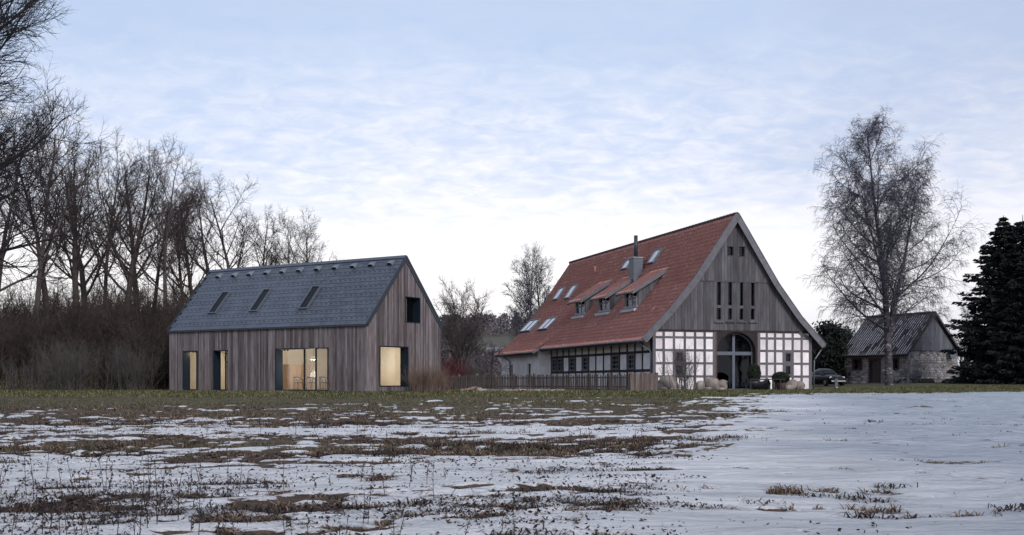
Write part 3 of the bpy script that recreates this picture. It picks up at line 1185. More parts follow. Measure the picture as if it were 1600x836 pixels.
    # skylights
    for (a, b, lo, hi) in sky:
        P = lambda u, y, h: Vector((0, y, HE)) + d1 * u + n1 * h
        s = MB()
        for (u0, u1, ya, yb_) in ((lo - .07, lo, a - .07, b + .07), (hi, hi + .07, a - .07, b + .07), (lo, hi, a - .07, a), (lo, hi, b, b + .07)):
            s.prism([P(u0, ya, -0.02), P(u0, yb_, -0.02), P(u1, yb_, -0.02), P(u1, ya, -0.02)], n1 * 0.16)
        w = s.build('skylight', M['zinc_dark'], root)
        s = MB()
        s.prism([P(lo, a, 0.085), P(lo, b, 0.085), P(hi, b, 0.085), P(hi, a, 0.085)], n1 * 0.012)
        s.build('pane', M['roof_glass'], w)
        s = MB()
        s.prism([P(lo, a, -0.014), P(lo, b, -0.014), P(hi, b, -0.014), P(hi, a, -0.014)], n1 * 0.01)
        s.build('unlit_backing', M['dark_room'], w)  # dark sheet under the pane, its colour stands for the unlit room
    # roof vents below the ridge
    for k, px in enumerate((342.6, 367, 391.5, 417.6, 442.6, 469, 497, 524.5, 553, 581.5, 611)):
        py = 433 + (412.6 - 433) * (px - 342.6) / (611 - 342.6) + 0.5
        p = onroof(px, py)
        u, y = su(p), p.y
        P = lambda du, dy, h: Vector((0, y + dy, HE)) + d1 * (u + du) + n1 * h
        v = MB()
        w_ = 0.19
        v.add([P(-.12, -w_, .04), P(-.12, w_, .04), P(.34, w_, .03), P(.34, -w_, .03), P(-.12, -w_ * .75, .23), P(-.12, w_ * .75, .23), P(-.02, -w_, .04), P(-.02, w_, .04)],
              [(4, 5, 2, 3), (0, 4, 3), (5, 1, 2), (0, 3, 2, 1)])
        vo = v.build('roof_vent', M['zinc'], root)
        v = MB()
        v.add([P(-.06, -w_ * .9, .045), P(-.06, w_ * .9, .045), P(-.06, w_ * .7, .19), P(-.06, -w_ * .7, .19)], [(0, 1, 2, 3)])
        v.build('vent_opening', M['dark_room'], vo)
    # flue behind the ridge
    fl = HS.hit(490, 411, (HM + 0.6, 0, 0), (1, 0, 0))
    MB().tube([(HM + 0.6, fl.y, HR - 1.0), (HM + 0.6, fl.y, HR + 0.16)], 0.11, 12).build('flue', M['zinc_dark'], root)
    # windows
    a0, a1, z0, z1 = F[2]
    x1 = HS.x(476, 580, 0.45).y
    x2 = HS.x(494, 580, 0.45).y
    big = window_unit(root, 'x', 0.0, a0, a1, z0, z1, 0.52, 0.05, M['frame_blue'], M['glass'], 0.035, (x1, x2), (), 0.075, 'glass_door')
    big['label'] = 'wide glazed terrace door with dark frame'
    for h in F[:2]:
        window_unit(root, 'x', 0.0, *h, 0.52, 0.05, M['frame_blue'], M['glass'], 0.035, (), (), 0.05)
    a0, a1, z0, z1 = F[1]
    MB().box(0.42, 0.47, a0 + 0.62, a0 + 0.72, z0 + 0.05, z1 - 0.05).build('mullion', M['frame_blue'], root)
    for h in G:
        window_unit(root, 'y', 0.0, *h, 0.52, 0.05, M['frame_blue'], M['glass'], 0.035)
    # rooms
    zc = F[2][3] + 0.16
    fl_ = MB().box(0.285, HW - 0.285, 0.285, HL_ - 0.255, 0.02, 0.08).build('floor', M['int_floor'], root)
    MB().box(0.285, HW - 0.285, 0.285, HL_ - 0.255, zc, zc + 0.12).build('ceiling', M['white_paint'], root)
    mb = MB()
    mb.box(HW - 0.34, HW - 0.285, 0.285, HL_ - 0.255, 0.08, zc)
    mb.box(0.285, HW - 0.34, HL_ - 0.31, HL_ - 0.255, 0.08, zc)
    mb.build('room_wall', M['int_wall'], root)
    ya = HS.x(357.5, 580).y
    yb = HS.x(431, 580).y
    mb = MB()
    mb.box(0.285, HW - 0.34, (ya + yb) / 2 - 0.06, (ya + yb) / 2 + 0.06, 0.08, zc)
    mb.build('partition', M['int_wall'], root)
    # cupboard wall seen behind the table
    mb = MB()
    mb.box(3.9, 4.02, F[2][0] + 1.9, F[2][0] + 3.6, 0.08, zc)
    mb.build('alcove_wall', M['int_wood'], root)
    return root, F, G, zc


house_root, HF, HG, HZC = wooden_house()


def in_house(x, y, z):
    return HS.w((x, y, z))


def dining_chair(label, x, y, rz):
    t = thing('dining_chair', label, 'chair', in_house(x, y, 0.082), HS.rz + rz, 'dining chairs in the lit room')
    mb = MB()
    n = 14
    pts = [(0.24 * math.cos(2 * math.pi * i / n) * (1.0 if math.sin(2 * math.pi * i / n) > 0 else 0.92), 0.22 * math.sin(2 * math.pi * i / n), 0.43) for i in range(n)]
    mb.prism(pts, (0, 0, 0.035))
    mb.build('seat', M['chair_wood'], t)
    for sx in (-1, 1):
        for sy in (-1, 1):
            top = 0.69 if True else 0.44
            MB().tube([(0.23 * sx, 0.20 * sy, 0), (0.19 * sx, 0.16 * sy, 0.44), (0.235 * sx, 0.13 * sy - 0.03, top)], [0.014, 0.02, 0.014], 6).build('leg', M['chair_wood'], t)
    arc = [(0.27 * math.cos(a), -0.02 - 0.24 * math.sin(a), 0.70 + 0.07 * math.sin(a)) for a in np.linspace(-0.35, math.pi + 0.35, 12)]
    mb = MB()
    mb.tube(arc, [0.016] + [0.024] * 3 + [0.036] * 4 + [0.024] * 3 + [0.016], 6)
    mb.build('backrest', M['chair_wood'], t)
    return t


def interior():
    a0, a1, z0, z1 = HF[2]
    c = (a0 + a1) / 2
    seen = lambda px, x: HS.x(px, 600).y + x * 0.845          # along the line of sight through the pane
    cx = 1.75
    cy = seen(485, cx)
    t = thing('dining_table', 'long pale dining table inside the lit room of the timber house', 'table', in_house(cx, cy, 0.082), HS.rz)
    MB().box(-0.45, 0.45, -1.1, 1.1, 0.70, 0.74).build('table_top', M['white_paint'], t)
    for sx in (-0.38, 0.38):
        for sy in (-1.0, 1.0):
            MB().box(sx - 0.03, sx + 0.03, sy - 0.03, sy + 0.03, 0, 0.70).build('leg', M['int_wood'], t)
    dining_chair('dark wooden dining chair at the table, behind the fixed left pane', cx - 0.74, seen(464, cx - 0.74), -math.pi / 2)
    dining_chair('dark wooden dining chair in the middle, behind the narrow door sash', cx - 0.76, seen(485, cx - 0.76), -math.pi / 2)
    dining_chair('dark wooden dining chair behind the rightmost pane of the terrace door', cx - 0.72, seen(505, cx - 0.72), -math.pi / 2 + 0.1)
    v = thing('flower_vase', 'white bulbous vase standing on the dining table', 'vase', in_house(cx - 0.1, seen(487, cx - 0.1), 0.824), HS.rz)
    MB().lathe([(0.10, 0), (0.19, 0.10), (0.17, 0.22), (0.07, 0.33), (0.05, 0.48), (0.06, 0.50)], 16).build('body', M['white_paint'], v, True)
    cab = thing('oak_cabinet', 'tall oak cabinet against the rear of the lit room', 'cabinet', in_house(3.3, (HS.x(357.5, 580).y + HS.x(431, 580).y) / 2 - 0.40, 0.082), HS.rz + math.pi / 2)
    MB().box(-0.3, 0.3, -0.9, 0.9, 0, 1.55).build('carcass', M['int_wood'], cab)
    for k in range(3):
        MB().box(-0.325, -0.302, -0.88 + k * 0.6, -0.32 + k * 0.6, 0.06, 1.5).build('door', M['int_wood'], cab)
    # lamps that light the rooms
    for (x, y, lab, w) in ((cx, cy - 0.1, 'white dome pendant lamp hanging over the dining table', 60),
                           (3.2, HF[1][0] + 2.9, 'white dome pendant lamp behind the two narrow windows', 45),
                           (4.6, 3.6, 'white dome pendant lamp behind the large gable window', 40)):
        l = thing('pendant_lamp', lab, 'lamp', in_house(x, y, HZC + 1.03 - HS.loc.z), HS.rz, 'pendant lamps in the timber house')
        MB().lathe([(0.24, -0.78), (0.22, -0.70), (0.12, -0.60), (0.03, -0.56)], 16).build('shade', M['white_paint'], l, True)
        MB().tube([(0, 0, 0), (0, 0, -0.57)], 0.008, 6).build('cord', M['table_black'], l)
        MB().lathe([(0.02, -0.80), (0.07, -0.76), (0.06, -0.68), (0.02, -0.64)], 12).build('bulb', m_emit('warm bulb', (1.0, 0.78, 0.5), 12), l, True)
        pl = bpy.data.lights.new('lamp_light', 'POINT')
        pl.energy = w * 2.5
        pl.color = (1.0, 0.90, 0.76)
        pl.shadow_soft_size = 0.12
        po = bpy.data.objects.new('lamp_light', pl)
        COL.objects.link(po)
        po.parent = l
        po.location = (0, 0, -0.95)

    # black ceiling spotlights just inside the panes
    for axis, px, x, lab, e in (('x', 446, 1.0, 'small black ceiling spotlight behind the terrace door', 900),
                                ('x', 301, 0.9, 'small black ceiling spotlight behind the far narrow window', 60)):
        y = seen(px, x)
        zc = HZC
        l = thing('ceiling_spotlight', lab, 'lamp', in_house(x, y, zc), HS.rz, 'ceiling spotlights in the timber house')
        MB().lathe([(0.06, -0.05), (0.06, 0.0)], 12).build('base', M['table_black'], l)
        MB().tube([(0, 0, -0.05), (0, 0, -0.16)], 0.012, 6).build('arm', M['table_black'], l)
        for sgn in (-1, 1):
            MB().tube([(0.02, 0.11 * sgn, -0.12), (-0.10, 0.14 * sgn, -0.24)], [0.045, 0.06], 10).build('spot_head', M['table_black'], l)
        sp = bpy.data.lights.new('spot_light', 'SPOT')
        sp.energy = e
        sp.color = (1.0, 0.86, 0.64)
        sp.spot_size = math.radians(105)
        sp.spot_blend = 0.7
        sp.shadow_soft_size = 0.06
        po = bpy.data.objects.new('spot_light', sp)
        COL.objects.link(po)
        po.parent = l
        po.location = (-0.12, 0, -0.30)
        po.rotation_euler = Vector((-2.6, 0.0, -1.9)).to_track_quat('-Z', 'Y').to_euler()


interior()


# ================================================================ the half-timbered barn
BS = Site((9.533, 78.0, 1.0), 16.8)
BW, BL, BWALL = 12.19, 33.4, 4.20             # width, length, gable wall top (local z)
BAX, BAZ = 6.15, 12.16                         # ridge
PROF_L = [(BAX, BAZ), (2.9, 7.50), (1.1, 5.42), (-0.88, 3.45)]
PROF_X = [(BAX, BAZ), (2.9, 7.50), (1.1, 5.42), (-0.2, 4.15), (-1.5, 3.20)]
PROF_R = [(BAX, BAZ), (9.26, 7.42), (11.07, 5.13), (13.0, 3.20)]
BEXT = 21.7


def prof_z(prof, x):
    p = sorted(prof)
    return float(np.interp(x, [q[0] for q in p], [q[1] for q in p]))


def barn_roof_hit(px, py):
    """point of the near roof slope seen at a pixel"""
    best = None
    for (a, b) in zip(PROF_L[:-1], PROF_L[1:]):
        d = Vector((b[0] - a[0], 0, b[1] - a[1]))
        n = Vector((-d.z, 0, d.x)).normalized()
        h = BS.hit(px, py, (a[0], 0, a[1]), n)
        lo, hi = min(a[0], b[0]), max(a[0], b[0])
        err = max(0, lo - h.x, h.x - hi)
        if best is None or err < best[0]:
            best = (err, h, n if n.z > 0 else -n, d.normalized())
    return best[1], best[2], best[3]


def barn():
    root = thing('half_timbered_barn', 'large half-timbered farmhouse with steep red tiled roof and boarded gable', 'farmhouse', BS.loc, BS.rz)
    rng = np.random.default_rng(8)
    # ---- gable frame, measured on the gable plane (y = 0)
    gx = lambda px: BS.y(px, 560).x
    zl = [BS.y(1060, p).z for p in (513, 527, 547, 567.4, 588)]
    zt, z4, z3, z2, z1 = BWALL, zl[1], zl[2], zl[3], zl[4]
    zb = -0.06
    left = [0.10] + [gx(p) for p in (1037, 1053, 1070, 1086, 1101, 1116)]
    right = [gx(p) for p in (1185.5, 1198, 1211, 1224.5, 1238.5, 1252.5)] + [BW - 0.10]
    PW, RW = 0.165, 0.15
    door0, door1 = left[-1] + 0.02, right[0] - 0.02
    mb = MB()
    mb.box(0.03, door0 - 0.1, 0.10, 0.30, zb, zt)
    mb.box(door1 + 0.1, BW - 0.03, 0.10, 0.30, zb, zt)
    mb.box(door0 - 0.1, door1 + 0.1, 0.10, 0.30, zt - 0.30, zt)
    # gable triangle backing, clear of the openings
    mb.build('gable_wall', M['dark_room'], root)
    wins = [(3, 2, 1, 'L'), ]
    holes = {('L', 2, 1), ('L', 2, 2), ('R', 3, 1), ('R', 3, 2)}
    rails = [zb + 0.02, z1, z2, z3, z4, zt - 0.10]
    for side, xs in (('L', left), ('R', right)):
        for i, x in enumerate(xs):
            w = PW * (1.35 if i in (0, len(xs) - 1) else 1.0)
            ztop = zt - 0.02
            if side == 'R' and i == len(xs) - 1:
                ztop = z4 + 0.1
            MB().box(x - w / 2, x + w / 2, -0.025, 0.10, zb, ztop).build('post', M['timber_grey'], root)
        for i in range(len(xs) - 1):
            xa, xb = xs[i] + PW / 2 * (1.35 if i == 0 else 1), xs[i + 1] - PW / 2 * (1.35 if i + 1 == len(xs) - 1 else 1)
            for j in range(len(rails)):
                hgt = RW if j else 0.16
                zc = rails[j]
                if j == 0:
                    MB().box(xa, xb, -0.018, 0.098, zb, zb + 0.16).build('sill_beam', M['timber_grey'], root)
                else:
                    xe = xb
                    MB().box(xa, xe, -0.018 - 0.004 * (j % 2), 0.098, zc - hgt / 2, zc + hgt / 2).build('rail', M['timber_grey'], root)
                if j < len(rails) - 1:
                    lo = rails[j] + (RW / 2 if j else 0.14)
                    hi = rails[j + 1] - RW / 2
                    if hi < lo + 0.05:
                        continue
                    if (side, i, j) in holes:
                        window_unit(root, 'y', 0.0, xa, xb, lo, hi, 0.10, 0.09, M['timber_grey'], M['glass_dark'], 0.012)
                    else:
                        e = rng.uniform(-0.006, 0.012)
                        MB().box(xa, xb, 0.006 + e, 0.099, lo, hi).build('infill_panel', M['plaster'], root)
    MB().bar((right[-1] - 0.9, 0.0, zt - 0.1), (right[-1] + 0.1, 0.0, z4 - 0.1), 0.12, 0.2).build('brace', M['timber_grey'], root)
    # ---- round-headed gateway with its glass front
    xc = gx(1150)
    ra = (gx(1178) - gx(1121)) / 2 + 0.08
    xc = (gx(1178) + gx(1121)) / 2 + 0.03
    zs = BS.y(1150, 549).z
    ztop = BS.y(1150, 519).z
    rise = ztop - zs
    arc = [(xc + ra * math.cos(a), zs + rise * math.sin(a)) for a in np.linspace(0, math.pi, 21)]
    # timber surround, cut to the arch
    mb = MB()
    for (p, q) in zip(arc[:-1], arc[1:]):
        mb.prism([(p[0], -0.035, p[1]), (q[0], -0.035, q[1]), (q[0], -0.035, zt - 0.02), (p[0], -0.035, zt - 0.02)], (0, 0.16, 0))
    mb.build('arch_spandrel', M['timber_dark'], root)
    for s in (-1, 1):
        xa, xb = (door0 + 0.09, xc - ra) if s < 0 else (xc + ra, door1 - 0.09)
        MB().box(xa, xb, -0.05, 0.14, zb, zt - 0.02).build('gate_post', M['brick_red'] if s < 0 else M['timber_dark'], root)
    g = MB()
    gate_y = 0.42
    g.box(xc - 0.10, xc + 0.10, gate_y - 0.05, gate_y + 0.05, 0, ztop - 0.02)
    gate = g.build('glass_gate', M['zinc_dark'], root)
    zr = BS.y(1150, 552).z
    MB().box(xc - ra, xc - 0.10, gate_y - 0.06, gate_y + 0.04, zr - 0.12, zr + 0.12).build('transom', M['zinc_dark'], gate)
    MB().box(xc + 0.10, xc + ra, gate_y - 0.06, gate_y + 0.04, zr - 0.12, zr + 0.12).build('transom', M['zinc_dark'], gate)
    for s in (-1, 1):
        xa, xb = sorted((xc + s * 0.10, xc + s * ra))
        out = xc + s * ra
        MB().box(*sorted((out - s * 0.12, out)), gate_y - 0.05, gate_y + 0.05, 0, zr - 0.12).build('stile', M['zinc_dark'], gate)
        MB().box(xa, xb, gate_y - 0.03, gate_y + 0.04, 0.0, 0.14).build('bottom_rail', M['zinc_dark'], gate)
        MB().box(xa, xb, gate_y - 0.008, gate_y + 0.008, 0.14, zr - 0.12).build('pane', M['glass_dark'], gate)
        pts = [(xa, gate_y, zr + 0.12), (xb, gate_y, zr + 0.12)]
        half = [p for p in arc if (p[0] - xc) * s >= 0.09]
        half = sorted(half, key=lambda p: p[0])
        half = [p for p in half if p[1] > zr + 0.12]
        poly = [(xa, gate_y, zr + 0.12), (xb, gate_y, zr + 0.12)] + [(min(max(p[0], xa), xb), gate_y, p[1]) for p in reversed(half)]
        MB().prism(poly, (0, 0.014, 0)).build('fanlight_pane', M['glass_dark'], gate)
        # curved frame
        fm = MB()
        hh = [p for p in arc if (p[0] - xc) * s >= -0.01]
        for (p, q) in zip(hh[:-1], hh[1:]):
            ip = (xc + (p[0] - xc) * 0.93, zs + (p[1] - zs) * 0.9)
            iq = (xc + (q[0] - xc) * 0.93, zs + (q[1] - zs) * 0.9)
            fm.prism([(p[0], gate_y - 0.05, p[1]), (q[0], gate_y - 0.05, q[1]), (iq[0], gate_y - 0.05, iq[1]), (ip[0], gate_y - 0.05, ip[1])], (0, 0.1, 0))
        fm.build('arched_frame', M['zinc_dark'], gate)
    # reveal
    rv = MB()
    for (p, q) in zip(arc[:-1], arc[1:]):
        rv.prism([(p[0], 0.125, p[1]), (q[0], 0.125, q[1]), (xc + (q[0] - xc) * 1.06, 0.125, zs + (q[1] - zs) * 1.06), (xc + (p[0] - xc) * 1.06, 0.125, zs + (p[1] - zs) * 1.06)], (0, 0.4, 0))
    rv.box(xc - ra - 0.1, xc - ra, 0.14, 0.52, zb, zs)
    rv.box(xc + ra, xc + ra + 0.1, 0.14, 0.52, zb, zs)
    rv.build('gateway_lining', M['timber_dark'], root)
    MB().box(xc - ra, xc + ra, -0.35, 0.36, zb - 0.05, 0.04).build('door_step', M['boulder'], root)
    # hall behind the gate
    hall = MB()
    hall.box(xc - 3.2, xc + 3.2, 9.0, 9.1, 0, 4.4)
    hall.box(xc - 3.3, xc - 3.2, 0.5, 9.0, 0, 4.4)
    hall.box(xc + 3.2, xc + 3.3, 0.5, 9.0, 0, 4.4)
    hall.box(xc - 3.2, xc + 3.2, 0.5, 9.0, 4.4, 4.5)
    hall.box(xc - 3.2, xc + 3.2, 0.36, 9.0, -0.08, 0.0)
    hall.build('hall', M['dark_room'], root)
    # ---- boarded gable, two tiers
    tier = BS.y(1150, 438.5).z
    def top_z(x):
        return (prof_z(PROF_L, x) if x < BAX else prof_z(PROF_R, x)) - 0.16
    def open_(pa, pb, ya, yb):
        a = BS.y(pa, ya)
        b = BS.y(pb, yb)
        return (a.x, b.x, b.z, a.z)
    slots = [open_(a, b, 439, 499.5) for a, b in ((1118.5, 1127), (1136.3, 1144.3), (1154.5, 1162), (1172, 1179.3))]
    lights = [open_(1135, 1145, 385.5, 399.7), open_(1153.5, 1163, 386, 400.5)]
    def boards(x0, x1, zlo, ztop, holes, y):
        x = x0
        while x < x1 - 0.03:
            b = min(x1, x + rng.uniform(0.19, 0.30))
            if x1 - b < 0.08:
                b = x1
            hs = sorted([(h[2], h[3]) for h in holes if h[0] - 0.02 < (x + b) / 2 < h[1] + 0.02])
            z = zlo + rng.uniform(-0.015, 0.015)
            ta, tb = ztop(x), ztop(b)
            th = rng.uniform(0, 0.018)
            for lo, hi in hs + [(None, None)]:
                la, lb = (ta, tb) if lo is None else (lo, lo)
                if max(la, lb) > z + 0.03:
                    pts = [(x + .006, y, z), (b - .006, y, z), (b - .006, y, max(lb, z + .01)), (x + .006, y, max(la, z + .01))]
                    if lo is None and x < BAX < b:
                        pts.insert(3, (BAX, y, ztop(BAX)))
                    MB().prism(pts, (0, -0.03 - th, 0)).build('board', M['gable_board'], root)
                if hi is not None:
                    z = hi
            x = b
    # edges snapped to the openings so boards end at them
    def spans(x0, x1, holes):
        c = sorted({x0, x1, *[h[0] for h in holes], *[h[1] for h in holes]})
        return list(zip(c[:-1], c[1:]))
    def xlim(z):
        xs = np.linspace(-0.8, 13, 1400)
        ok = [x for x in xs if top_z(x) > z]
        return ok[0], ok[-1]
    l0, l1 = xlim(BWALL + 0.02)
    for a, b in spans(l0, l1, slots):
        boards(a, b, BWALL - 0.02, lambda x: min(tier, top_z(x)), slots, -0.02)
    u0, u1 = xlim(tier + 0.02)
    for a, b in spans(u0, u1, lights):
        boards(a, b, tier - 0.06, top_z, lights, -0.075)
    # dark backing behind the boards
    bk = MB()
    for a, b in zip(np.linspace(l0, l1, 40)[:-1], np.linspace(l0, l1, 40)[1:]):
        a, b = float(a), float(b)
        hi_a, hi_b = top_z(a) - 0.03, top_z(b) - 0.03
        if min(hi_a, hi_b) > BWALL + 0.05:
            bk.prism([(a, 0.34, BWALL - 0.04), (b, 0.34, BWALL - 0.04), (b, 0.34, hi_b), (a, 0.34, hi_a)], (0, 0.05, 0))
    bk.build('gable_lining', M['dark_room'], root)
    # beams: foot of the gable and between the tiers
    MB().box(l0 - 0.05, l1 + 0.05, -0.055, 0.28, BWALL - 0.13, BWALL - 0.022).build('bressummer', M['timber_dark'], root)
    MB().box(u0, u1, -0.095, -0.052, tier - 0.12, tier - 0.062).build('drip_board', M['gable_board'], root)
    for h in slots:
        a, b, lo, hi = h
        zm = BS.y(1140, 479.5).z
        w = MB()
        w.box(a, a + 0.04, -0.04, 0.30, lo, hi)
        w.box(b - 0.04, b, -0.04, 0.30, lo, hi)
        wo = w.build('slot_window', M['gable_board'], root)
        MB().box(a + 0.04, b - 0.04, -0.03, 0.1, zm - 0.1, zm + 0.1).build('cross_piece', M['gable_board'], wo)
        MB().box(a + 0.04, b - 0.04, 0.16, 0.17, lo, hi).build('pane', M['glass_dark'], wo)
        MB().box(a - 0.14, b + 0.14, -0.17, -0.04, lo - 0.22, lo - 0.14).build('sill', M['gable_board'], wo)
    for a, b, lo, hi in lights:
        w = MB()
        w.box(a - 0.06, b + 0.06, -0.13, -0.10, lo - 0.06, lo)
        w.box(a - 0.06, b + 0.06, -0.13, -0.10, hi, hi + 0.06)
        wo = w.build('attic_window', M['gable_board'], root)
        MB().box(a, b, 0.10, 0.11, lo, hi).build('pane', M['glass_dark'], wo)
        MB().box(a, a + 0.03, -0.07, 0.12, lo, hi).build('lining', M['gable_board'], wo)
        MB().box(b - 0.03, b, -0.07, 0.12, lo, hi).build('lining', M['gable_board'], wo)
    # ---- long wall (plane x = 0)
    sy = lambda px, py=565: BS.x(px, py).y
    post_px = (1004, 992, 980, 968, 955, 943, 931, 920, 909.5, 899.5, 889, 880, 870.5, 861.5)
    ys = [0.30] + [sy(p) for p in post_px]
    ztw = 3.55
    zr2 = BS.x(940, 554).z
    zr1 = BS.x(940, 580.5).z
    mb = MB()
    mb.box(0.12, 0.30, 0.3, BL, -0.05, 4.15)
    mb.build('side_wall', M['dark_room'], root)
    wset = {}
    for i, (pa, pb) in enumerate(((981.5, 992), (956, 967), (909.5, 919), (889.5, 899), (870.5, 878.5), (861.5, 870.5))):
        mid = sy((pa + pb) / 2)
        k = max(q for q in range(len(ys)) if ys[q] < mid)
        wset[k] = 1
    for i, y in enumerate(ys):
        MB().box(-0.02, 0.115, y - 0.11, y + 0.11, -0.05, ztw + 0.5).build('post', M['timber_dark'], root)
    for i in range(len(ys) - 1):
        ya, yb = ys[i] + 0.11, ys[i + 1] - 0.11
        for zc in (zr1, zr2, 0.02):
            MB().box(-0.014, 0.112, ya, yb, zc - 0.09, zc + 0.09).build('rail', M['timber_dark'], root)
        for (lo, hi) in ((0.11, zr1 - 0.09), (zr1 + 0.09, zr2 - 0.09), (zr2 + 0.09, ztw + 0.5)):
            if i in wset and lo > zr1 and hi < zr2:
                m_ = (ya + yb) / 2
                window_unit(root, 'x', 0.0, ya, yb, lo, hi, 0.11, 0.13, M['trim_grey'], M['glass_dark'], 0.03, (m_,), (lo + (hi - lo) * .36, lo + (hi - lo) * .66), 0.09)
            else:
                e = rng.uniform(-0.006, 0.01)
                MB().box(0.008 + e, 0.113, ya, yb, lo, hi).build('infill_panel', M['plaster'], root)
    # whitewashed outshot at the far end
    MB().box(0.0, 0.118, ys[-1] + 0.112, BEXT + 1.0, -0.05, 4.1).build('plastered_wall', M['plaster'], root)
    xo = -0.95
    ye = BL - 0.15
    mb = MB()
    d0, d1 = sy(812.5), sy(816)
    ho = [(24.2, 25.2, -0.1, 2.2), (29.6, 30.4, -0.1, 2.2)]
    wall_with_holes(mb, 'x', xo, xo + 0.25, BEXT + 0.35, ye, -0.2, 3.62, ho)
    mb.box(xo + 0.25, 0.0, BEXT + 0.35, BEXT + 0.6, -0.2, 3.9)
    mb.build('outshot_wall', M['plaster'], root)
    for h in ho:
        MB().box(xo + 0.18, xo + 0.24, h[0], h[1], -0.1, 2.2).build('side_door', M['old_door'], root)
    mb = MB()
    mb.prism([(xo + 0.3, ye, -0.2), (BW, ye, -0.2), (BW, ye, 4), (BAX, ye, BAZ - 0.4), (xo + 0.3, ye, 3.6)], (0, 0.1, 0))
    mb.build('rear_gable', M['gable_board'], root)
    MB().box(BW - 0.3, BW - 0.02, 0.32, ye, -0.05, 3.7).build('rear_side_wall', M['plaster'], root)
    # ---- roof
    drm = []
    y0 = -0.42
    tile_sheet('roof_tiles', PROF_L, y0, BEXT, 0.36, 0.40, 0.085, 0.022, M['roof_tile'], root)
    tile_sheet('roof_tiles', PROF_X, BEXT + 0.02, BL + 0.3, 0.36, 0.40, 0.085, 0.022, M['roof_tile'], root)
    tile_sheet('roof_tiles', PROF_R, y0, BL + 0.3, 0.60, 0.72, 0.03, 0.04, M['roof_tile'], root)
    for prof, ya, yb in ((PROF_L, y0 + 0.02, BEXT), (PROF_X, BEXT + 0.02, BL + 0.28), (PROF_R, y0 + 0.02, BL + 0.28)):
        mb = MB()
        for p, q in zip(prof[:-1], prof[1:]):
            mb.prism([(p[0], ya, p[1] - 0.14), (q[0], ya, q[1] - 0.14), (q[0], ya, q[1] - 0.24), (p[0], ya, p[1] - 0.24)], (0, yb - ya, 0))
        mb.build('roof_deck', M['timber_dark'], root)
    mb = MB()
    for k in range(68):
        ya = y0 + k * 0.503
        mb.tube([(BAX, ya, BAZ + 0.03), (BAX, ya + 0.52, BAZ + 0.055)], [0.13, 0.145], 8)
    mb.build('ridge_tiles', M['ridge_tile'], root, kind='stuff')
    for prof, nm in ((PROF_L, 'L'), (PROF_R, 'R')):
        mb = MB()
        for p, q in zip(prof[:-1], prof[1:]):
            n = Vector((-(q[1] - p[1]), 0, q[0] - p[0])).normalized()
            n = n if n.z > 0 else -n
            a, b = Vector((p[0], y0 - 0.05, p[1])), Vector((q[0], y0 - 0.05, q[1]))
            mb.prism([a + n * 0.10, b + n * 0.10, b - n * 0.30, a - n * 0.30], (0, 0.05, 0))
        mb.build('barge_board', M['trim_grey'], root)
        mb = MB()
        for p, q in zip(prof[:-1], prof[1:]):
            n = Vector((-(q[1] - p[1]), 0, q[0] - p[0])).normalized()
            n = n if n.z > 0 else -n
            a, b = Vector((p[0], y0 - 0.075, p[1])), Vector((q[0], y0 - 0.075, q[1]))
            mb.prism([a + n * 0.13, b + n * 0.13, b + n * 0.09, a + n * 0.09], (0, 0.16, 0))
        mb.build('verge_cap', M['zinc_dark'], root)
        mb = MB()
        for p, q in zip(prof[:-1], prof[1:]):
            mb.prism([(p[0], -0.36, p[1] - 0.21), (q[0], -0.36, q[1] - 0.21), (q[0], -0.36, q[1] - 0.24), (p[0], -0.36, p[1] - 0.24)], (0, 0.34, 0))
        mb.build('soffit', M['timber_grey'], root)
    # verge where the outshot roof starts
    mb = MB()
    mb.prism([(-0.75, BEXT - 0.06, 3.62), (-1.55, BEXT - 0.06, 3.27), (-1.55, BEXT - 0.06, 3.02), (-0.55, BEXT - 0.06, 3.55)], (0, 0.06, 0))
    mb.build('outshot_verge', M['trim_grey'], root)
    mb = MB()
    p = PROF_X
    for a, b in zip(p[:-1], p[1:]):
        mb.prism([(a[0], BL + 0.31, a[1] + 0.06), (b[0], BL + 0.31, b[1] + 0.06), (b[0], BL + 0.31, b[1] - 0.2), (a[0], BL + 0.31, a[1] - 0.2)], (0, 0.05, 0))
    mb.build('rear_barge_board', M['trim_grey'], root)
    # gutters and downpipes
    MB().tube([(-0.93, y0, 3.40), (-0.93, BEXT - 0.1, 3.40)], 0.075, 8).build('gutter', M['zinc_dark'], root, True)
    MB().tube([(-1.55, BEXT, 3.14), (-1.55, BL + 0.25, 3.14)], 0.07, 8).build('gutter', M['zinc_dark'], root, True)
    MB().tube([(-0.93, 0.35, 3.36), (-0.90, 0.33, 3.2), (-0.16, 0.15, 2.75), (-0.10, 0.14, 2.6), (-0.10, 0.14, 0.0)], 0.05, 8).build('downpipe', M['zinc_dark'], root, True)
    MB().tube([(-1.55, 30.8, 3.10), (-1.5, 30.8, 2.95), (-1.08, 30.2, 2.55), (-1.04, 30.2, 2.4), (-1.04, 30.2, -0.1)], 0.06, 8).build('downpipe', M['zinc_dark'], root, True)
    MB().tube([(13.02, y0, 3.14), (13.02, BL, 3.14)], 0.075, 8).build('gutter', M['zinc_dark'], root, True)
    MB().tube([(13.02, -0.1, 3.1), (12.98, -0.1, 2.95), (12.42, -0.06, 2.25), (12.34, -0.06, 2.1), (12.34, -0.06, -0.05)], 0.055, 8).build('downpipe', M['zinc'], root, True)
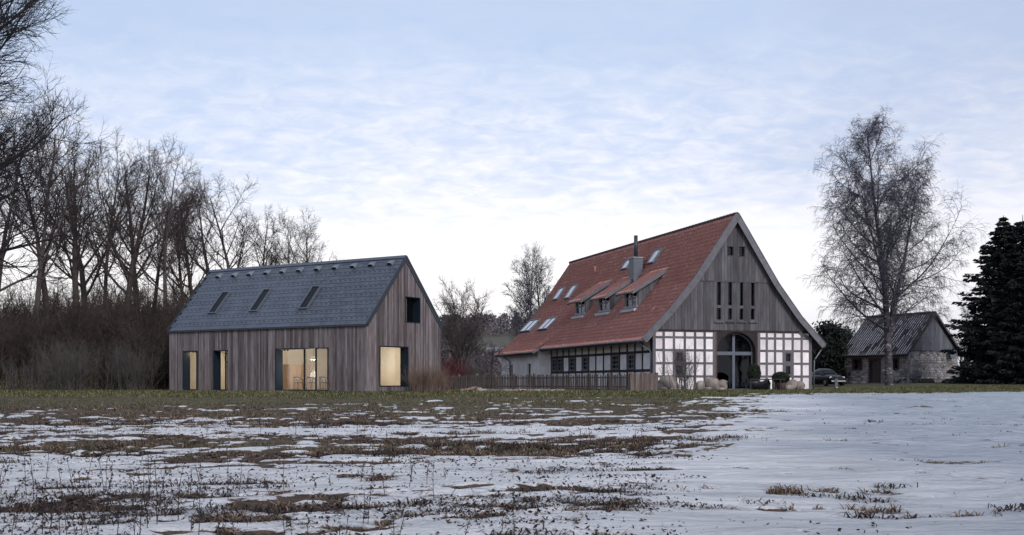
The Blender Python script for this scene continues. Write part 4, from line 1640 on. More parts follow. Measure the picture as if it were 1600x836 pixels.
    # ---- skylights in the near slope
    def skylight(pts, split=False):
        hs = [barn_roof_hit(*p) for p in pts]
        n, d = hs[0][1], hs[0][2]
        c = sum((h[0] for h in hs), Vector()) / len(hs)
        yA = min(h[0].y for h in hs)
        yB = max(h[0].y for h in hs)
        us = [(h[0] - c).dot(d) for h in hs]
        yvals = sorted(h[0].y for h in hs)
        ya, yb = (yvals[0] + yvals[1]) / 2, (yvals[-1] + yvals[-2]) / 2
        ua, ub = min(us), max(us)
        P = lambda u, y, h: Vector((c.x, y, c.z)) + d * u + n * h
        fr = 0.10
        s = MB()
        for (u0, u1, y0_, y1_) in ((ua - fr, ua, ya - fr, yb + fr), (ub, ub + fr, ya - fr, yb + fr), (ua, ub, ya - fr, ya), (ua, ub, yb, yb + fr)):
            s.prism([P(u0, y0_, -0.05), P(u0, y1_, -0.05), P(u1, y1_, -0.05), P(u1, y0_, -0.05)], n * 0.28)
        if split:
            m_ = (ya + yb) / 2
            s.prism([P(ua, m_ - .06, -0.05), P(ua, m_ + .06, -0.05), P(ub, m_ + .06, -0.05), P(ub, m_ - .06, -0.05)], n * 0.28)
        w = s.build('skylight', M['zinc_dark'], root)
        rngs = [(ya, yb)] if not split else [(ya, (ya + yb) / 2 - .06), ((ya + yb) / 2 + .06, yb)]
        for q0, q1 in rngs:
            s = MB()
            s.prism([P(ua, q0, 0.17), P(ua, q1, 0.17), P(ub, q1, 0.17), P(ub, q0, 0.17)], n * 0.012)
            s.build('pane', M['sky_pane'], w)
    skylight([(867, 468), (873, 468), (883, 453), (877, 453)])
    skylight([(886, 466), (892, 466), (902, 449), (896, 449)])
    skylight([(816, 518.5), (829, 518.5), (843, 503), (831, 503)], True)
    skylight([(843, 515.5), (856, 515.5), (871, 500), (859, 500)], True)
    skylight([(975, 420), (982, 420), (988, 409), (982, 409)])
    skylight([(1016, 411), (1023, 411), (1034, 394), (1027, 394)])
    # ---- chimney
    h, n, d = barn_roof_hit(993.5, 437)
    cy, cx = h.y, h.x
    zt_ = BS.hit(993.5, 404, (cx, 0, 0), (1, 0, 0)).z
    zp = BS.hit(993.5, 368, (cx, 0, 0), (1, 0, 0)).z
    ch = MB().box(cx - 0.38, cx + 0.38, cy - 0.48, cy + 0.48, h.z - 0.8, zt_).build('chimney', M['zinc_dark'], root)
    MB().box(cx - 0.43, cx + 0.43, cy - 0.53, cy + 0.53, zt_, zt_ + 0.08).build('chimney_cap', M['zinc'], ch)
    MB().tube([(cx, cy, zt_ + 0.08), (cx, cy, zp)], 0.15, 12).build('flue_pipe', M['slate_dark'], ch, True)
    # small clay vent
    h, n, d = barn_roof_hit(930, 425)
    MB().tube([h, h + Vector((-0.05, 0, 0.5))], 0.12, 8).build('vent_tile', M['roof_tile'], root)
    # ---- three dormers
    for (wl, wr, wt, wb, fl, fr_) in ((899.5, 914.5, 470, 494, (887.5, 468.7), (909, 467)), (936, 953.5, 464, 489, (922, 462.7), (948, 460.6)),
                                      (976.5, 996.5, 456, 483.5, (963, 454), (991, 453))):
        hb, n, d = barn_roof_hit((wl + wr) / 2, wb)
        fx = hb.x
        pl = BS.x(wr, wb, fx)
        pr = BS.x(wl, wb, fx)
        pt = BS.x(wl, wt, fx)
        ya, yb = pl.y, pr.y
        zb_, zt2 = prof_z(PROF_L, fx) + 0.08, BS.x((wl + wr) / 2, wt, fx).z + 0.12
        slope = 0.62
        dm = MB()
        # cheeks
        rise_m = (PROF_L[0][1] - PROF_L[1][1]) / (PROF_L[0][0] - PROF_L[1][0])
        # where the dormer roof meets the main roof
        xm = fx
        while zt2 + slope * (xm - fx) > prof_z(PROF_L, xm) and xm < BAX:
            xm += 0.02
        zm = prof_z(PROF_L, xm)
        for yy, off in ((ya, -0.10), (yb, 0.10)):
            kb = 7
            for i in range(kb):
                t0, t1 = i / kb, (i + 1) / kb
                x0_, x1_ = fx + (xm - fx) * t0, fx + (xm - fx) * t1
                dm2 = MB()
                dm2.prism([(x0_ + .006, yy, prof_z(PROF_L, x0_) - .1), (x1_ - .006, yy, prof_z(PROF_L, x1_) - .1), (x1_ - .006, yy, zt2 + slope * (x1_ - fx)),
                           (x0_ + .006, yy, zt2 + slope * (x0_ - fx))], (0, off, 0))
                if i == 0:
                    dorm_first = dm2
                    do = dm2.build('dormer', M['gable_board'], root) if off < 0 else dm2.build('cheek_board', M['gable_board'], do)
                else:
                    dm2.build('cheek_board', M['gable_board'], do)
        ym = (ya + yb) / 2
        window_unit(do, 'x', fx, ya + 0.02, yb - 0.02, zb_, zt2 - 0.02, 0.14, 0.16, M['trim_light'], M['glass_dark'], 0.03, (ym,), (zb_ + (zt2 - zb_) * .55,), 0.12, 'window_frame', None, 0.08)
        MB().box(fx + 0.2, fx + 0.3, ya, yb, zb_ - 0.1, zt2 + 0.05).build('dormer_backing', M['dark_room'], do)
        fx0 = fx - 0.55
        o0, o1 = ya - 0.36, yb + 0.42
        tile_sheet('dormer_tiles', [(xm + 0.2, zm + 0.2 * slope + 0.12), (fx0, zt2 + slope * (fx0 - fx) + 0.14)], o0, o1, 0.36, 0.40, 0.08, 0.026, M['roof_tile'], do)
        dk = MB()
        dk.prism([(xm, o0 + .02, zm + .06), (fx0 + .05, o0 + .02, zt2 + slope * (fx0 + .05 - fx) + .08), (fx0 + .05, o0 + .02, zt2 + slope * (fx0 + .05 - fx) - .02), (xm, o0 + .02, zm - .06)], (0, o1 - o0 - .04, 0))
        dk.build('dormer_deck', M['timber_dark'], do)
        for yy in (o0 - 0.05, o1):
            b = MB()
            b.prism([(xm + .1, yy, zm + .26), (fx0 - .02, yy, zt2 + slope * (fx0 - fx) + .22), (fx0 - .02, yy, zt2 + slope * (fx0 - fx) - .08), (xm + .1, yy, zm - .04)], (0, 0.05, 0))
            b.build('dormer_barge_board', M['trim_grey'], do)
        MB().tube([(fx0 - .06, o0, zt2 + slope * (fx0 - fx) + .06), (fx0 - .06, o1, zt2 + slope * (fx0 - fx) + .06)], 0.06, 6).build('dormer_gutter', M['zinc_dark'], do)
        zg = zt2 + slope * (fx0 - fx)
        MB().tube([(fx0 - .06, o0 + 0.35, zg + .02), (fx0 - .05, o0 + .37, zg - .15), (fx - .08, ya + .05, zb_ + .75), (fx - .08, ya + .04, zb_ + .05)], 0.045, 6).build('dormer_downpipe', M['zinc'], do)
        MB().box(fx - 0.35, fx + 0.02, ya - 0.1, yb + 0.1, prof_z(PROF_L, fx - .18) + 0.02, prof_z(PROF_L, fx - .02) + 0.03).build('lead_apron', M['lead_pale'], do)
    return root


M['trim_light'] = m_plain('pale grey painted wood', (0.27, 0.27, 0.29), 0.7, 0.15, 3)
M['lead_pale'] = m_plain('pale lead flashing', (0.45, 0.43, 0.45), 0.6, 0.15, 3)


def m_skypane():
    m, nt, N, L, B = nodes('roof window glass')
    n = _noise(N, L, 2, 3, 0.5)
    c = _ramp(N, L, n.outputs['Fac'], [(0.3, (0.42, 0.42, 0.45)), (0.7, (0.6, 0.6, 0.63))])
    L.new(c, B.inputs['Base Color'])
    B.inputs['Roughness'].default_value = 0.06
    B.inputs['Specular IOR Level'].default_value = 0.9
    return m


M['sky_pane'] = m_skypane()
barn()


# ================================================================ the stone cottage
CS = Site((32.62, 95.0, 1.54), 27.0)
CLn, CWd, CE, CR = 7.3, 5.78, 2.72, 5.84


def rubble(mb, rng, axis, face, a0, a1, z0, z1, holes, size=(0.30, 0.62), hgt=(0.16, 0.28)):
    z = z0
    while z < z1 - 0.05:
        h = min(rng.uniform(*hgt), z1 - z)
        a = a0 + rng.uniform(-0.2, 0)
        while a < a1:
            w = rng.uniform(*size)
            p0, p1 = max(a, a0), min(a + w, a1)
            a += w
            c = ((p0 + p1) / 2, z + h / 2)
            if p1 - p0 < 0.08 or any(h_[0] - 0.1 < c[0] < h_[1] + 0.1 and h_[2] - 0.06 < c[1] < h_[3] + 0.06 for h_ in holes):
                continue
            g = 0.022
            d = rng.uniform(0.015, 0.06)
            j = lambda: rng.uniform(-0.03, 0.03)
            q = [(p0 + g, z + g), (p1 - g, z + g + j() * .5), (p1 - g + j() * .3, z + h - g + j() * .7), (p0 + g + j() * .3, z + h - g + j() * .7)]
            cxx, cz = sum(p[0] for p in q) / 4, sum(p[1] for p in q) / 4
            fr = [(cxx + (p[0] - cxx) * 0.80, cz + (p[1] - cz) * 0.76) for p in q]
            if axis == 'x':
                vs = [(face, p[0], p[1]) for p in q] + [(face - d + j() * .3, p[0], p[1]) for p in fr]
            else:
                vs = [(p[0], face, p[1]) for p in q] + [(p[0], face - d + j() * .3, p[1]) for p in fr]
            mb.add(vs, [(4, 5, 6, 7), (0, 1, 5, 4), (1, 2, 6, 5), (2, 3, 7, 6), (3, 0, 4, 7)])
        z += h


def cottage():
    root = thing('stone_cottage', 'small rubble-stone outbuilding with mossy tiled roof behind the birch', 'cottage', CS.loc, CS.rz)
    rng = np.random.default_rng(31)
    def op(pa, pb, ya, yb):
        a, b = CS.x(pb, ya), CS.x(pa, yb)
        return (a.y, b.y, CS.x((pa + pb) / 2, yb).z, CS.x((pa + pb) / 2, ya).z)
    w1 = op(1332, 1347.5, 560, 578.5)
    dr = op(1358, 1376, 560, 598)
    dr = (dr[0], dr[1], 0.0, dr[3])
    w2 = op(1395, 1405, 559, 578)
    holes = [w1, dr, w2]
    mb = MB()
    wall_with_holes(mb, 'x', 0.0, 0.4, 0, CLn, -0.15, CE, holes)
    mb.build('front_wall', M['mortar'], root)
    mb = MB()
    mb.box(0.4, CWd, 0.0, 0.4, -0.15, CE)
    mb.build('gable_wall', M['mortar'], root)
    mb = MB()
    mb.box(CWd - 0.4, CWd, 0.4, CLn, -0.15, CE)
    mb.box(0.4, CWd - 0.4, CLn - 0.4, CLn, -0.15, CE)
    mb.build('rear_wall', M['mortar'], root)
    st = MB()
    rubble(st, rng, 'x', -0.001, 0.0, CLn, -0.1, CE - 0.05, holes)
    st.build('front_stones', M['stone'], root, kind='stuff')
    st = MB()
    rubble(st, rng, 'y', -0.001, -0.02, CWd, -0.1, CE, [], (0.16, 0.42), (0.10, 0.2))
    st.build('gable_stones', M['stone'], root, kind='stuff')
    MB().box(0.41, CWd - 0.41, 0.41, CLn - 0.41, 0, 0.05).build('floor', M['dark_room'], root)
    for h in (w1, w2):
        a, b, lo, hi = h
        window_unit(root, 'x', 0.0, a, b, lo, hi, 0.25, 0.13, M['red_frame'], M['glass_dark'], 0.07, ((a + b) / 2,), ((lo + hi) / 2,), 0.06)
        MB().box(0.41, 0.45, a, b, lo, hi).build('unlit_room_sheet', M['dark_room'], root)  # dark sheet behind the panes, painted as the darkness of the room
    a, b, lo, hi = dr
    mb = MB()
    mb.box(-0.08, 0.2, a, a + 0.17, -0.05, hi - 0.2)
    mb.box(-0.08, 0.2, b - 0.17, b, -0.05, hi - 0.2)
    mb.box(-0.085, 0.2, a, b, hi - 0.2, hi)
    d = mb.build('door', M['red_frame'], root)
    n = 5
    for i in range(n):
        ya, yb = a + 0.17 + (b - a - 0.34) * i / n, a + 0.17 + (b - a - 0.34) * (i + 1) / n
        MB().box(0.08, 0.13 - 0.01 * (i % 2), ya + 0.006, yb - 0.006, 0, hi - 0.2).build('door_board', M['old_door'], d)
    # boarded gable
    m = CWd / 2
    nb = 22
    for i in range(nb):
        xa, xb = CWd * i / nb, CWd * (i + 1) / nb
        tz = lambda x: CE + (CR - CE) * (1 - abs(x - m) / m) - 0.12
        pts = [(xa + .006, 0.03, CE - 0.04), (xb - .006, 0.03, CE - 0.04), (xb - .006, 0.03, max(tz(xb), CE)), (xa + .006, 0.03, max(tz(xa), CE))]
        MB().prism(pts, (0, -0.085 - rng.uniform(0, .012), 0)).build('board', M['shed_board'], root)
    MB().box(0, CWd, -0.075, 0.0, CE - 0.1, CE - 0.045).build('drip_board', M['old_door'], root)
    MB().prism([(0.05, CLn - 0.1, CE), (CWd - .05, CLn - .1, CE), (m, CLn - .1, CR - .15)], (0, .1, 0)).build('rear_gable', M['shed_board'], root)
    # roof
    sl = (CR - CE) / m
    e = 0.34
    y0, y1 = -0.30, CLn + 0.30
    front = [(m, CR), (-e, CE - sl * e)]
    back = [(m, CR), (CWd + e, CE - sl * e)]
    tile_sheet('roof_tiles', front, y0, y1, 0.26, 0.42, 0.035, 0.03, M['shed_tile'], root)
    tile_sheet('roof_tiles', back, y0, y1, 0.5, 0.8, 0.03, 0.03, M['shed_tile'], root)
    # thin old snow lying in the channels between the tile rolls
    nrm = Vector((-(CR - CE), 0, m)).normalized()
    dd = Vector((-1, 0, -sl)).normalized()
    Ls = math.hypot(m + e, sl * (m + e))
    sn = MB()
    ncol = int(round((y1 - y0) / 0.26))
    for c in range(ncol):
        y = y0 + (c + 0.72) * (y1 - y0) / ncol
        u = rng.uniform(0.1, 0.5)
        while u < Ls - 0.15:
            l = rng.uniform(0.5, 1.6)
            if rng.random() < 0.8:
                u2 = min(u + l, Ls - 0.06)
                P = lambda uu, yy, h: Vector((m, yy, CR)) + dd * uu + nrm * h
                w = rng.uniform(0.03, 0.05)
                sn.add([P(u, y - w, .012), P(u, y + w, .012), P(u2, y + w, .03), P(u2, y - w, .03)], [(0, 1, 2, 3)])
            u += l
    sn.build('snow_in_channels', M['snow_strip'], root, kind='stuff')
    for pr in (front, back):
        mb = MB()
        a, b = pr
        mb.prism([(a[0], y0 + .02, a[1] - .05), (b[0], y0 + .02, b[1] - .05), (b[0], y0 + .02, b[1] - .14), (a[0], y0 + .02, a[1] - .14)], (0, y1 - y0 - .04, 0))
        mb.build('roof_deck', M['timber_dark'], root)
        mb = MB()
        mb.prism([(a[0], y0 - .05, a[1] + .07), (b[0], y0 - .05, b[1] + .07), (b[0], y0 - .05, b[1] - .16), (a[0], y0 - .05, a[1] - .16)], (0, .05, 0))
        mb.build('barge_board', M['old_door'], root)
    MB().tube([(m, y0, CR + .03), (m, y1, CR + .03)], 0.12, 8).build('ridge', M['ridge_tile'], root)
    MB().tube([(-e - .05, y0, CE - sl * e - .02), (-e - .05, y1, CE - sl * e - .02)], 0.06, 6).build('gutter', M['slate_dark'], root)
    # satellite dish on the gable
    p = CS.y(1488.5, 551.5, -0.35)
    mb = MB()
    k, vs, fs = 20, [], []
    for r, dpt in ((0.0, 0.0), (0.25, 0.03), (0.45, 0.10)):
        for j in range(k):
            a = 2 * math.pi * j / k
            vs.append((p.x + r * 0.95 * math.cos(a), p.y - dpt, p.z + r * 1.05 * math.sin(a)))
    for i in range(2):
        for j in range(k):
            fs.append((i * k + j, i * k + (j + 1) % k, (i + 1) * k + (j + 1) % k, (i + 1) * k + j))
    mb.add(vs, fs)
    ds = mb.build('satellite_dish', M['dish'], root, True)
    MB().tube([(p.x, p.y + 0.01, p.z), (p.x + .05, -0.02, p.z - .15)], 0.025, 6).build('bracket', M['zinc_dark'], ds)
    MB().tube([(p.x, p.y - 0.05, p.z - .45), (p.x, p.y - .45, p.z - .1)], 0.015, 6).build('feed_arm', M['zinc_dark'], ds)
    return root


M['shed_board'] = m_boards('blue grey shed boards', (0.10, 0.105, 0.125), (0.14, 0.148, 0.175), 0.2, (0.04, 0.04, 0.05), 0.35)
cottage()


# ================================================================ fence, stones, garden things
def fence():
    root = thing('picket_fence', 'weathered brown wooden picket fence in front of the farmhouse', 'fence')
    rng = np.random.default_rng(4)
    A = at(690, 604, 84.0)
    Bm = at(835, 607, 77.0)
    Cn = at(985, 613, 68.0)
    Dn = at(1026, 613, 68.6)
    pts = [Vector((p.x, p.y, 0)) for p in (A, Bm, Cn, Dn)]
    pk = MB().box(-0.038, 0.038, -0.011, 0.011, 0.10, 1.03).mesh('picket')
    pk2 = MB().box(-0.055, 0.055, -0.011, 0.011, 0.04, 1.10).mesh('picket_tall')
    po = MB().box(-0.07, 0.07, -0.07, 0.07, -0.2, 1.12).mesh('post')
    po.materials.append(M['fence_wood'])
    pk.materials.append(M['fence_wood'])
    pk2.materials.append(M['fence_wood'])
    for si, (p, q) in enumerate(zip(pts[:-1], pts[1:])):
        d = q - p
        Ln = d.length
        d.normalize()
        rz = math.atan2(d.y, d.x)
        n = Vector((d.y, -d.x, 0))
        nsp = max(1, int(round(Ln / 2.1)))
        for k in range(nsp + (1 if si == 2 else 0)):
            w = p + d * (Ln * k / nsp)
            o = link('post', po, None, root, (w.x, w.y, gz(w.x, w.y)), rz)
            o.scale.z = rng.uniform(0.96, 1.05)
        for k in range(nsp):
            a, b = p + d * (Ln * k / nsp), p + d * (Ln * (k + 1) / nsp)
            za, zb = gz(a.x, a.y), gz(b.x, b.y)
            for h in (0.28, 0.84):
                MB().bar(a + Vector((0, 0, za + h)) + n * 0.03, b + Vector((0, 0, zb + h)) + n * 0.03, 0.04, 0.08).build('rail', M['fence_wood'], root)
        step = 0.125 if si == 0 else (0.135 if si == 1 else 0.10)
        m_ = int(Ln / step)
        for k in range(m_):
            w = p + d * ((k + 0.5) * step) + n * 0.075
            if rng.random() < 0.03 and si < 2:
                continue
            o = link('picket', pk2 if si == 2 else pk, None, root, (w.x, w.y, gz(w.x, w.y) + rng.uniform(-0.03, 0.03)), rz)
            o.rotation_euler = (rng.normal(0, 0.015), rng.normal(0, 0.02), rz)
            o.scale.z = rng.uniform(0.94, 1.04)
    return root


fence()


def rock_mesh(rng, name, sx, sy, sz, rough=0.42):
    nu, nv = 18, 11
    off = rng.uniform(0, 50)
    vs, fs = [], []
    for j in range(nv + 1):
        th = math.pi * j / nv
        for i in range(nu):
            ph = 2 * math.pi * i / nu
            d = np.array([math.sin(th) * math.cos(ph), math.sin(th) * math.sin(ph), math.cos(th)])
            # a boxy superellipsoid with lumps
            e = 1.0 / (np.sum(np.abs(d) ** 3.2) ** (1 / 3.2))
            r = e * 0.86 + rough * (float(fbm(np.array([d[0] * 1.6 + off + d[2]]), np.array([d[1] * 1.6 + off - d[2] * 0.6]), 9, 4)[0]) - 0.5) * 2
            vs.append((d[0] * r * sx, d[1] * r * sy, d[2] * r * sz))
    for j in range(nv):
        for i in range(nu):
            i2 = (i + 1) % nu
            fs.append((j * nu + i, (j + 1) * nu + i, (j + 1) * nu + i2, j * nu + i2))
    return mk_mesh(name, vs, fs, True)


def stones():
    rng = np.random.default_rng(19)
    specs = [  # px, base py, depth, width px, height px, label
        (1043, 606, 76.3, 31, 24, 'big rounded pale boulder between the fence end and the bare shrub'),
        (1036, 609, 75.6, 14, 6, 'flat stone slab at the foot of the boulder beside the fence'),
        (1052, 609, 75.4, 12, 5, 'small flat stone in front of the boulder beside the fence'),
        (1094, 607, 76.6, 14, 16, 'upright pale boulder just right of the bare shrub'),
        (1113, 606, 76.9, 24, 22, 'largest rounded boulder left of the glass gateway'),
        (1129, 606, 77.2, 16, 17, 'sloping pale boulder leaning at the gateway post'),
        (1106, 609, 76.0, 14, 6, 'low flat stone in front of the boulders left of the gateway'),
        (1126, 609, 76.4, 15, 5, 'low flat stone beside the doorstep'),
        (1194, 608, 77.6, 20, 16, 'dark grey rounded boulder between the two potted shrubs'),
        (1211, 609, 77.8, 8, 14, 'narrow upright stone behind the table leg'),
        (1238, 607, 79.0, 19, 18, 'tall stacked boulder right of the round clipped shrub'),
        (1250, 607, 79.0, 15, 13, 'wedge-shaped boulder near the downpipe corner'),
        (1232, 609, 78.6, 12, 8, 'small stone at the foot of the stacked boulder'),
    ]
    for px, py, Y, w, h, lab in specs:
        c = at(px, py, Y)
        s = Y / FPX
        z = gz(c.x, c.y)
        hh = h * s + 0.12
        me = rock_mesh(rng, 'boulder', w * s / 2 * 1.1, w * s / 2 * 0.9, hh / 2)
        link('boulder', me, M['pot_dark'] if 'dark grey' in lab else M['boulder'], None, (c.x, c.y, z + hh / 2 - 0.10), rng.uniform(0, 6.28), None, lab, 'boulder', 'boulders in front of the farmhouse')
    # rubble strewn along the foot of the fence
    mb = MB()
    for k in range(330):
        t = rng.random()
        if k < 90:
            px, py = rng.normal(742, 9), rng.normal(608, 1.6)
        else:
            px, py = rng.uniform(745, 880), rng.uniform(606, 613)
        Y = 74 - (py - 606) * 0.9 + rng.uniform(-2, 2)
        c = at(px, 600, Y)
        r = rng.uniform(0.06, 0.17)
        z = gz(c.x, c.y)
        a = rng.uniform(0, 6.28)
        vs = []
        for (x, y, zz) in ((-1, -.7, -.4), (1, -.6, -.4), (.9, .7, -.4), (-.8, .8, -.4), (-.7, -.5, .45), (.8, -.4, .5), (.6, .5, .35), (-.6, .5, .5)):
            x, y = x * r * 1.4 + rng.normal(0, .02), y * r + rng.normal(0, .02)
            vs.append((c.x + x * math.cos(a) - y * math.sin(a), c.y + x * math.sin(a) + y * math.cos(a), z + (zz + .3) * r + rng.normal(0, .02) + (0.25 * max(0, 1 - abs(px - 742) / 14) * rng.random() if k < 90 else 0)))
        mb.add(vs, [(0, 3, 2, 1), (4, 5, 6, 7), (0, 1, 5, 4), (1, 2, 6, 5), (2, 3, 7, 6), (3, 0, 4, 7)])
    mb.build('rubble', M['rubble'], None, kind='stuff', label='broken stone and brick rubble along the foot of the picket fence', cat='rubble')


def m_rubble():
    m, nt, N, L, B = nodes('broken stone and brick')
    g = N.new('ShaderNodeNewGeometry')
    c = _ramp(N, L, g.outputs['Random Per Island'], [(0.0, (0.42, 0.38, 0.35)), (0.35, (0.22, 0.17, 0.14)), (0.6, (0.20, 0.10, 0.075)), (0.85, (0.14, 0.12, 0.11)), (1.0, (0.55, 0.52, 0.5))])
    L.new(c, B.inputs['Base Color'])
    B.inputs['Roughness'].default_value = 0.9
    return m


M['rubble'] = m_rubble()
stones()


def shell_leaves(rng, n, rx, ry, rz, zc, size, rough=0.06, sq=1.0):
    d = rng.normal(size=(n, 3))
    d /= np.linalg.norm(d, axis=1, keepdims=True)
    r = 1 - np.abs(rng.normal(0, rough, n))
    C = d * r[:, None] * np.array([rx, ry, rz]) + np.array([0, 0, zc])
    return leaf_quads(rng, C, size)


def planters():
    rng = np.random.default_rng(23)
    c = at(1178.5, 609, 76.6)
    s = 76.6 / FPX
    t = thing('potted_shrub', 'tall clipped evergreen cone in a dark tapered pot before the gateway', 'shrub', (c.x, c.y, gz(c.x, c.y)))
    MB().lathe([(6 * s, 0), (8.5 * s, 10 * s), (9.5 * s, 15 * s), (9.0 * s, 15.2 * s)], 18).build('pot', M['pot_dark'], t, True)
    v, f = shell_leaves(rng, 5000, 10 * s, 10 * s, 15 * s, 27 * s, 0.055, 0.10)
    link('crown', mk_mesh_np('crown', v, f), M['box_leaf'], t)
    MB().lathe([(2 * s, 13 * s), (8 * s, 19 * s), (8.6 * s, 26 * s), (6.5 * s, 35 * s), (1 * s, 40 * s)], 14).build('core', M['yew'], t, True)
    c = at(1220, 609, 76.4)
    t = thing('potted_shrub', 'round clipped evergreen ball on a clay pot beside the table', 'shrub', (c.x, c.y, gz(c.x, c.y)))
    MB().lathe([(5.5 * s, 0), (8.0 * s, 9 * s), (8.4 * s, 14 * s), (7.6 * s, 14.2 * s)], 18).build('pot', M['pot_clay'], t, True)
    v, f = shell_leaves(rng, 5000, 13.5 * s, 13.5 * s, 9.2 * s, 20 * s, 0.055, 0.08)
    link('crown', mk_mesh_np('crown', v, f), M['box_leaf'], t)
    MB().lathe([(6 * s, 13 * s), (12 * s, 17 * s), (12 * s, 23 * s), (6 * s, 27.5 * s)], 14).build('core', M['yew'], t, True)
    # long black garden table
    a, b = at(1168, 591.5, 74.8), at(1223, 592.2, 75.6)
    z0 = gz(a.x, a.y)
    t = thing('garden_table', 'narrow black garden table standing in front of the potted shrubs', 'table', (a.x, a.y, z0), math.atan2(b.y - a.y, b.x - a.x))
    Ln = (Vector((b.x, b.y)) - Vector((a.x, a.y))).length
    zt = (a.z + b.z) / 2 - z0
    MB().box(0, Ln, -0.35, 0.35, zt - 0.07, zt).build('table_top', M['table_black'], t)
    for fx in (0.06, Ln * 0.655, Ln * 0.86):
        for y in (-0.28, 0.28):
            MB().box(fx - 0.04, fx + 0.04, y - 0.04, y + 0.04, 0, zt - 0.07).build('leg', M['table_black'], t)


planters()


def lamp_post():
    c = at(1306.5, 607, 82.0)
    t = thing('bollard_lamp', 'short dark bollard lamp on the lawn beside the farmhouse', 'lamp', (c.x, c.y, gz(c.x, c.y)))
    MB().box(-0.09, 0.09, -0.09, 0.09, -0.05, 0.74).build('post', M['zinc_dark'], t)
    MB().lathe([(0.09, 0.74), (0.21, 0.76), (0.22, 0.82), (0.08, 0.86), (0.02, 0.92)], 14).build('cap', M['slate_dark'], t, True)
    MB().lathe([(0.03, 0.0), (0.05, 0.03), (0.03, 0.07)], 10, (0, -0.13, 0.03)).build('foot_knob', M['white_paint'], t, True)


lamp_post()


def car():
    c = at(1290.5, 600.5, 93.0)
    t = thing('parked_car', 'small black rounded car parked on the lawn behind the farmhouse corner', 'car', (c.x, c.y, gz(c.x, c.y)), math.radians(14))
    # lofted body: sections along y (front at -y)
    secs = [(-1.95, .50, .34, .52), (-1.80, .66, .26, .74), (-1.45, .74, .20, .86), (-0.95, .77, .18, .93), (-0.45, .78, .18, .97), (0.6, .78, .18, .99), (1.3, .76, .2, .96), (1.75, .66, .26, .82), (1.95, .5, .36, .6)]
    vs, fs = [], []
    k = 16
    for (y, hw, zl, zh) in secs:
        for j in range(k):
            a = 2 * math.pi * j / k
            cx = math.copysign(abs(math.cos(a)) ** 0.55, math.cos(a))
            cz = math.copysign(abs(math.sin(a)) ** 0.7, math.sin(a))
            vs.append((cx * hw, y, (zl + zh) / 2 + cz * (zh - zl) / 2))
    for i in range(len(secs) - 1):
        for j in range(k):
            fs.append((i * k + j, i * k + (j + 1) % k, (i + 1) * k + (j + 1) % k, (i + 1) * k + j))
    fs += [tuple(range(k)), tuple(len(vs) - 1 - j for j in range(k))]
    body = MB().add(vs, fs).build('body', M['car_paint'], t, True)
    csec = [(-0.75, .70, .93), (-0.35, .66, 1.28), (0.0, .62, 1.42), (0.55, .62, 1.44), (1.1, .60, 1.28), (1.55, .56, .95)]
    vs, fs = [], []
    k = 11
    for (y, hw, zt) in csec:
        for j in range(k):
            a = math.pi * j / (k - 1)
            vs.append((math.copysign(abs(math.cos(a)) ** 0.6, math.cos(a)) * hw, y, 0.90 + (zt - 0.90) * math.sin(a) ** 0.7))
    for i in range(len(csec) - 1):
        for j in range(k - 1):
            fs.append((i * k + j, i * k + j + 1, (i + 1) * k + j + 1, (i + 1) * k + j))
    MB().add(vs, fs).build('cabin', M['car_paint'], t, True)
    MB().add([(-.52, -.72, 1.0), (.52, -.72, 1.0), (.46, -.36, 1.29), (-.46, -.36, 1.29)], [(0, 1, 2, 3)]).build('windscreen', M['car_paint'], t)
    for s in (-1, 1):
        MB().lathe([(0.01, -.04), (0.11, -.03), (0.12, 0.03), (0.02, 0.05)], 14, (0, 0, 0)).build('headlight', M['headlight'], t, True).matrix_local = Matrix.Translation((s * 0.55, -1.74, .66)) @ Matrix.Rotation(math.radians(90), 4, 'X')
        for y in (-1.25, 1.25):
            w = MB().tube([(s * 0.62, y, .30), (s * 0.80, y, .30)], 0.30, 18).build('wheel', M['rubber'], t)
            MB().tube([(s * 0.801, y, .30), (s * 0.815, y, .30)], 0.17, 14).build('rim', M['zinc'], w)
    MB().box(-.62, .62, -2.02, -1.93, .34, .46).build('bumper', M['chrome'], t)


M['headlight'] = m_plain('headlight glass', (0.85, 0.85, 0.8), 0.15, 0.03, 3, spec=0.8)
car()


def lounge_chair(px, py, Y, rz, label):
    c = at(px, py, Y)
    t = thing('garden_chair', label, 'chair', (c.x, c.y, gz(c.x, c.y)), rz, 'wooden garden chairs by the stone cottage')
    m = M['old_grey']
    for s in (-1, 1):
        MB().bar((s * .30, -.42, 0.0), (s * .30, -.40, .52), .05, .09).build('leg', m, t)
        MB().bar((s * .28, .62, 0.0), (s * .28, -.45, .38), .05, .12).build('leg', m, t)
        MB().bar((s * .34, -.5, .55), (s * .34, .38, .52), .13, .025).build('armrest', m, t)
    for k in range(6):
        y = -.42 + k * .13
        z = .40 - (y + .45) * .30
        MB().bar((-.27, y, z), (.27, y, z), .10, .022).build('seat_slat', m, t)
    for k in range(5):
        x = -.24 + k * .12
        MB().bar((x * .8, .22, .18), (x * 1.15, .62, 1.0 - abs(k - 2) * .05), .10, .022, up=(0, 1, 0)).build('back_slat', m, t)
    MB().bar((-.30, .40, .52), (.30, .40, .52), .06, .03).build('back_rail', m, t)


M['old_grey'] = m_plain('weathered grey wood', (0.085, 0.085, 0.10), 0.85, 0.25, 4, stretch=(6, 6, 6))
lounge_chair(1406, 598, 91.0, math.radians(35), 'weathered slatted garden chair beside the birch trunk')
lounge_chair(1431, 598, 91.4, math.radians(-40), 'weathered slatted garden chair at the corner of the stone cottage')


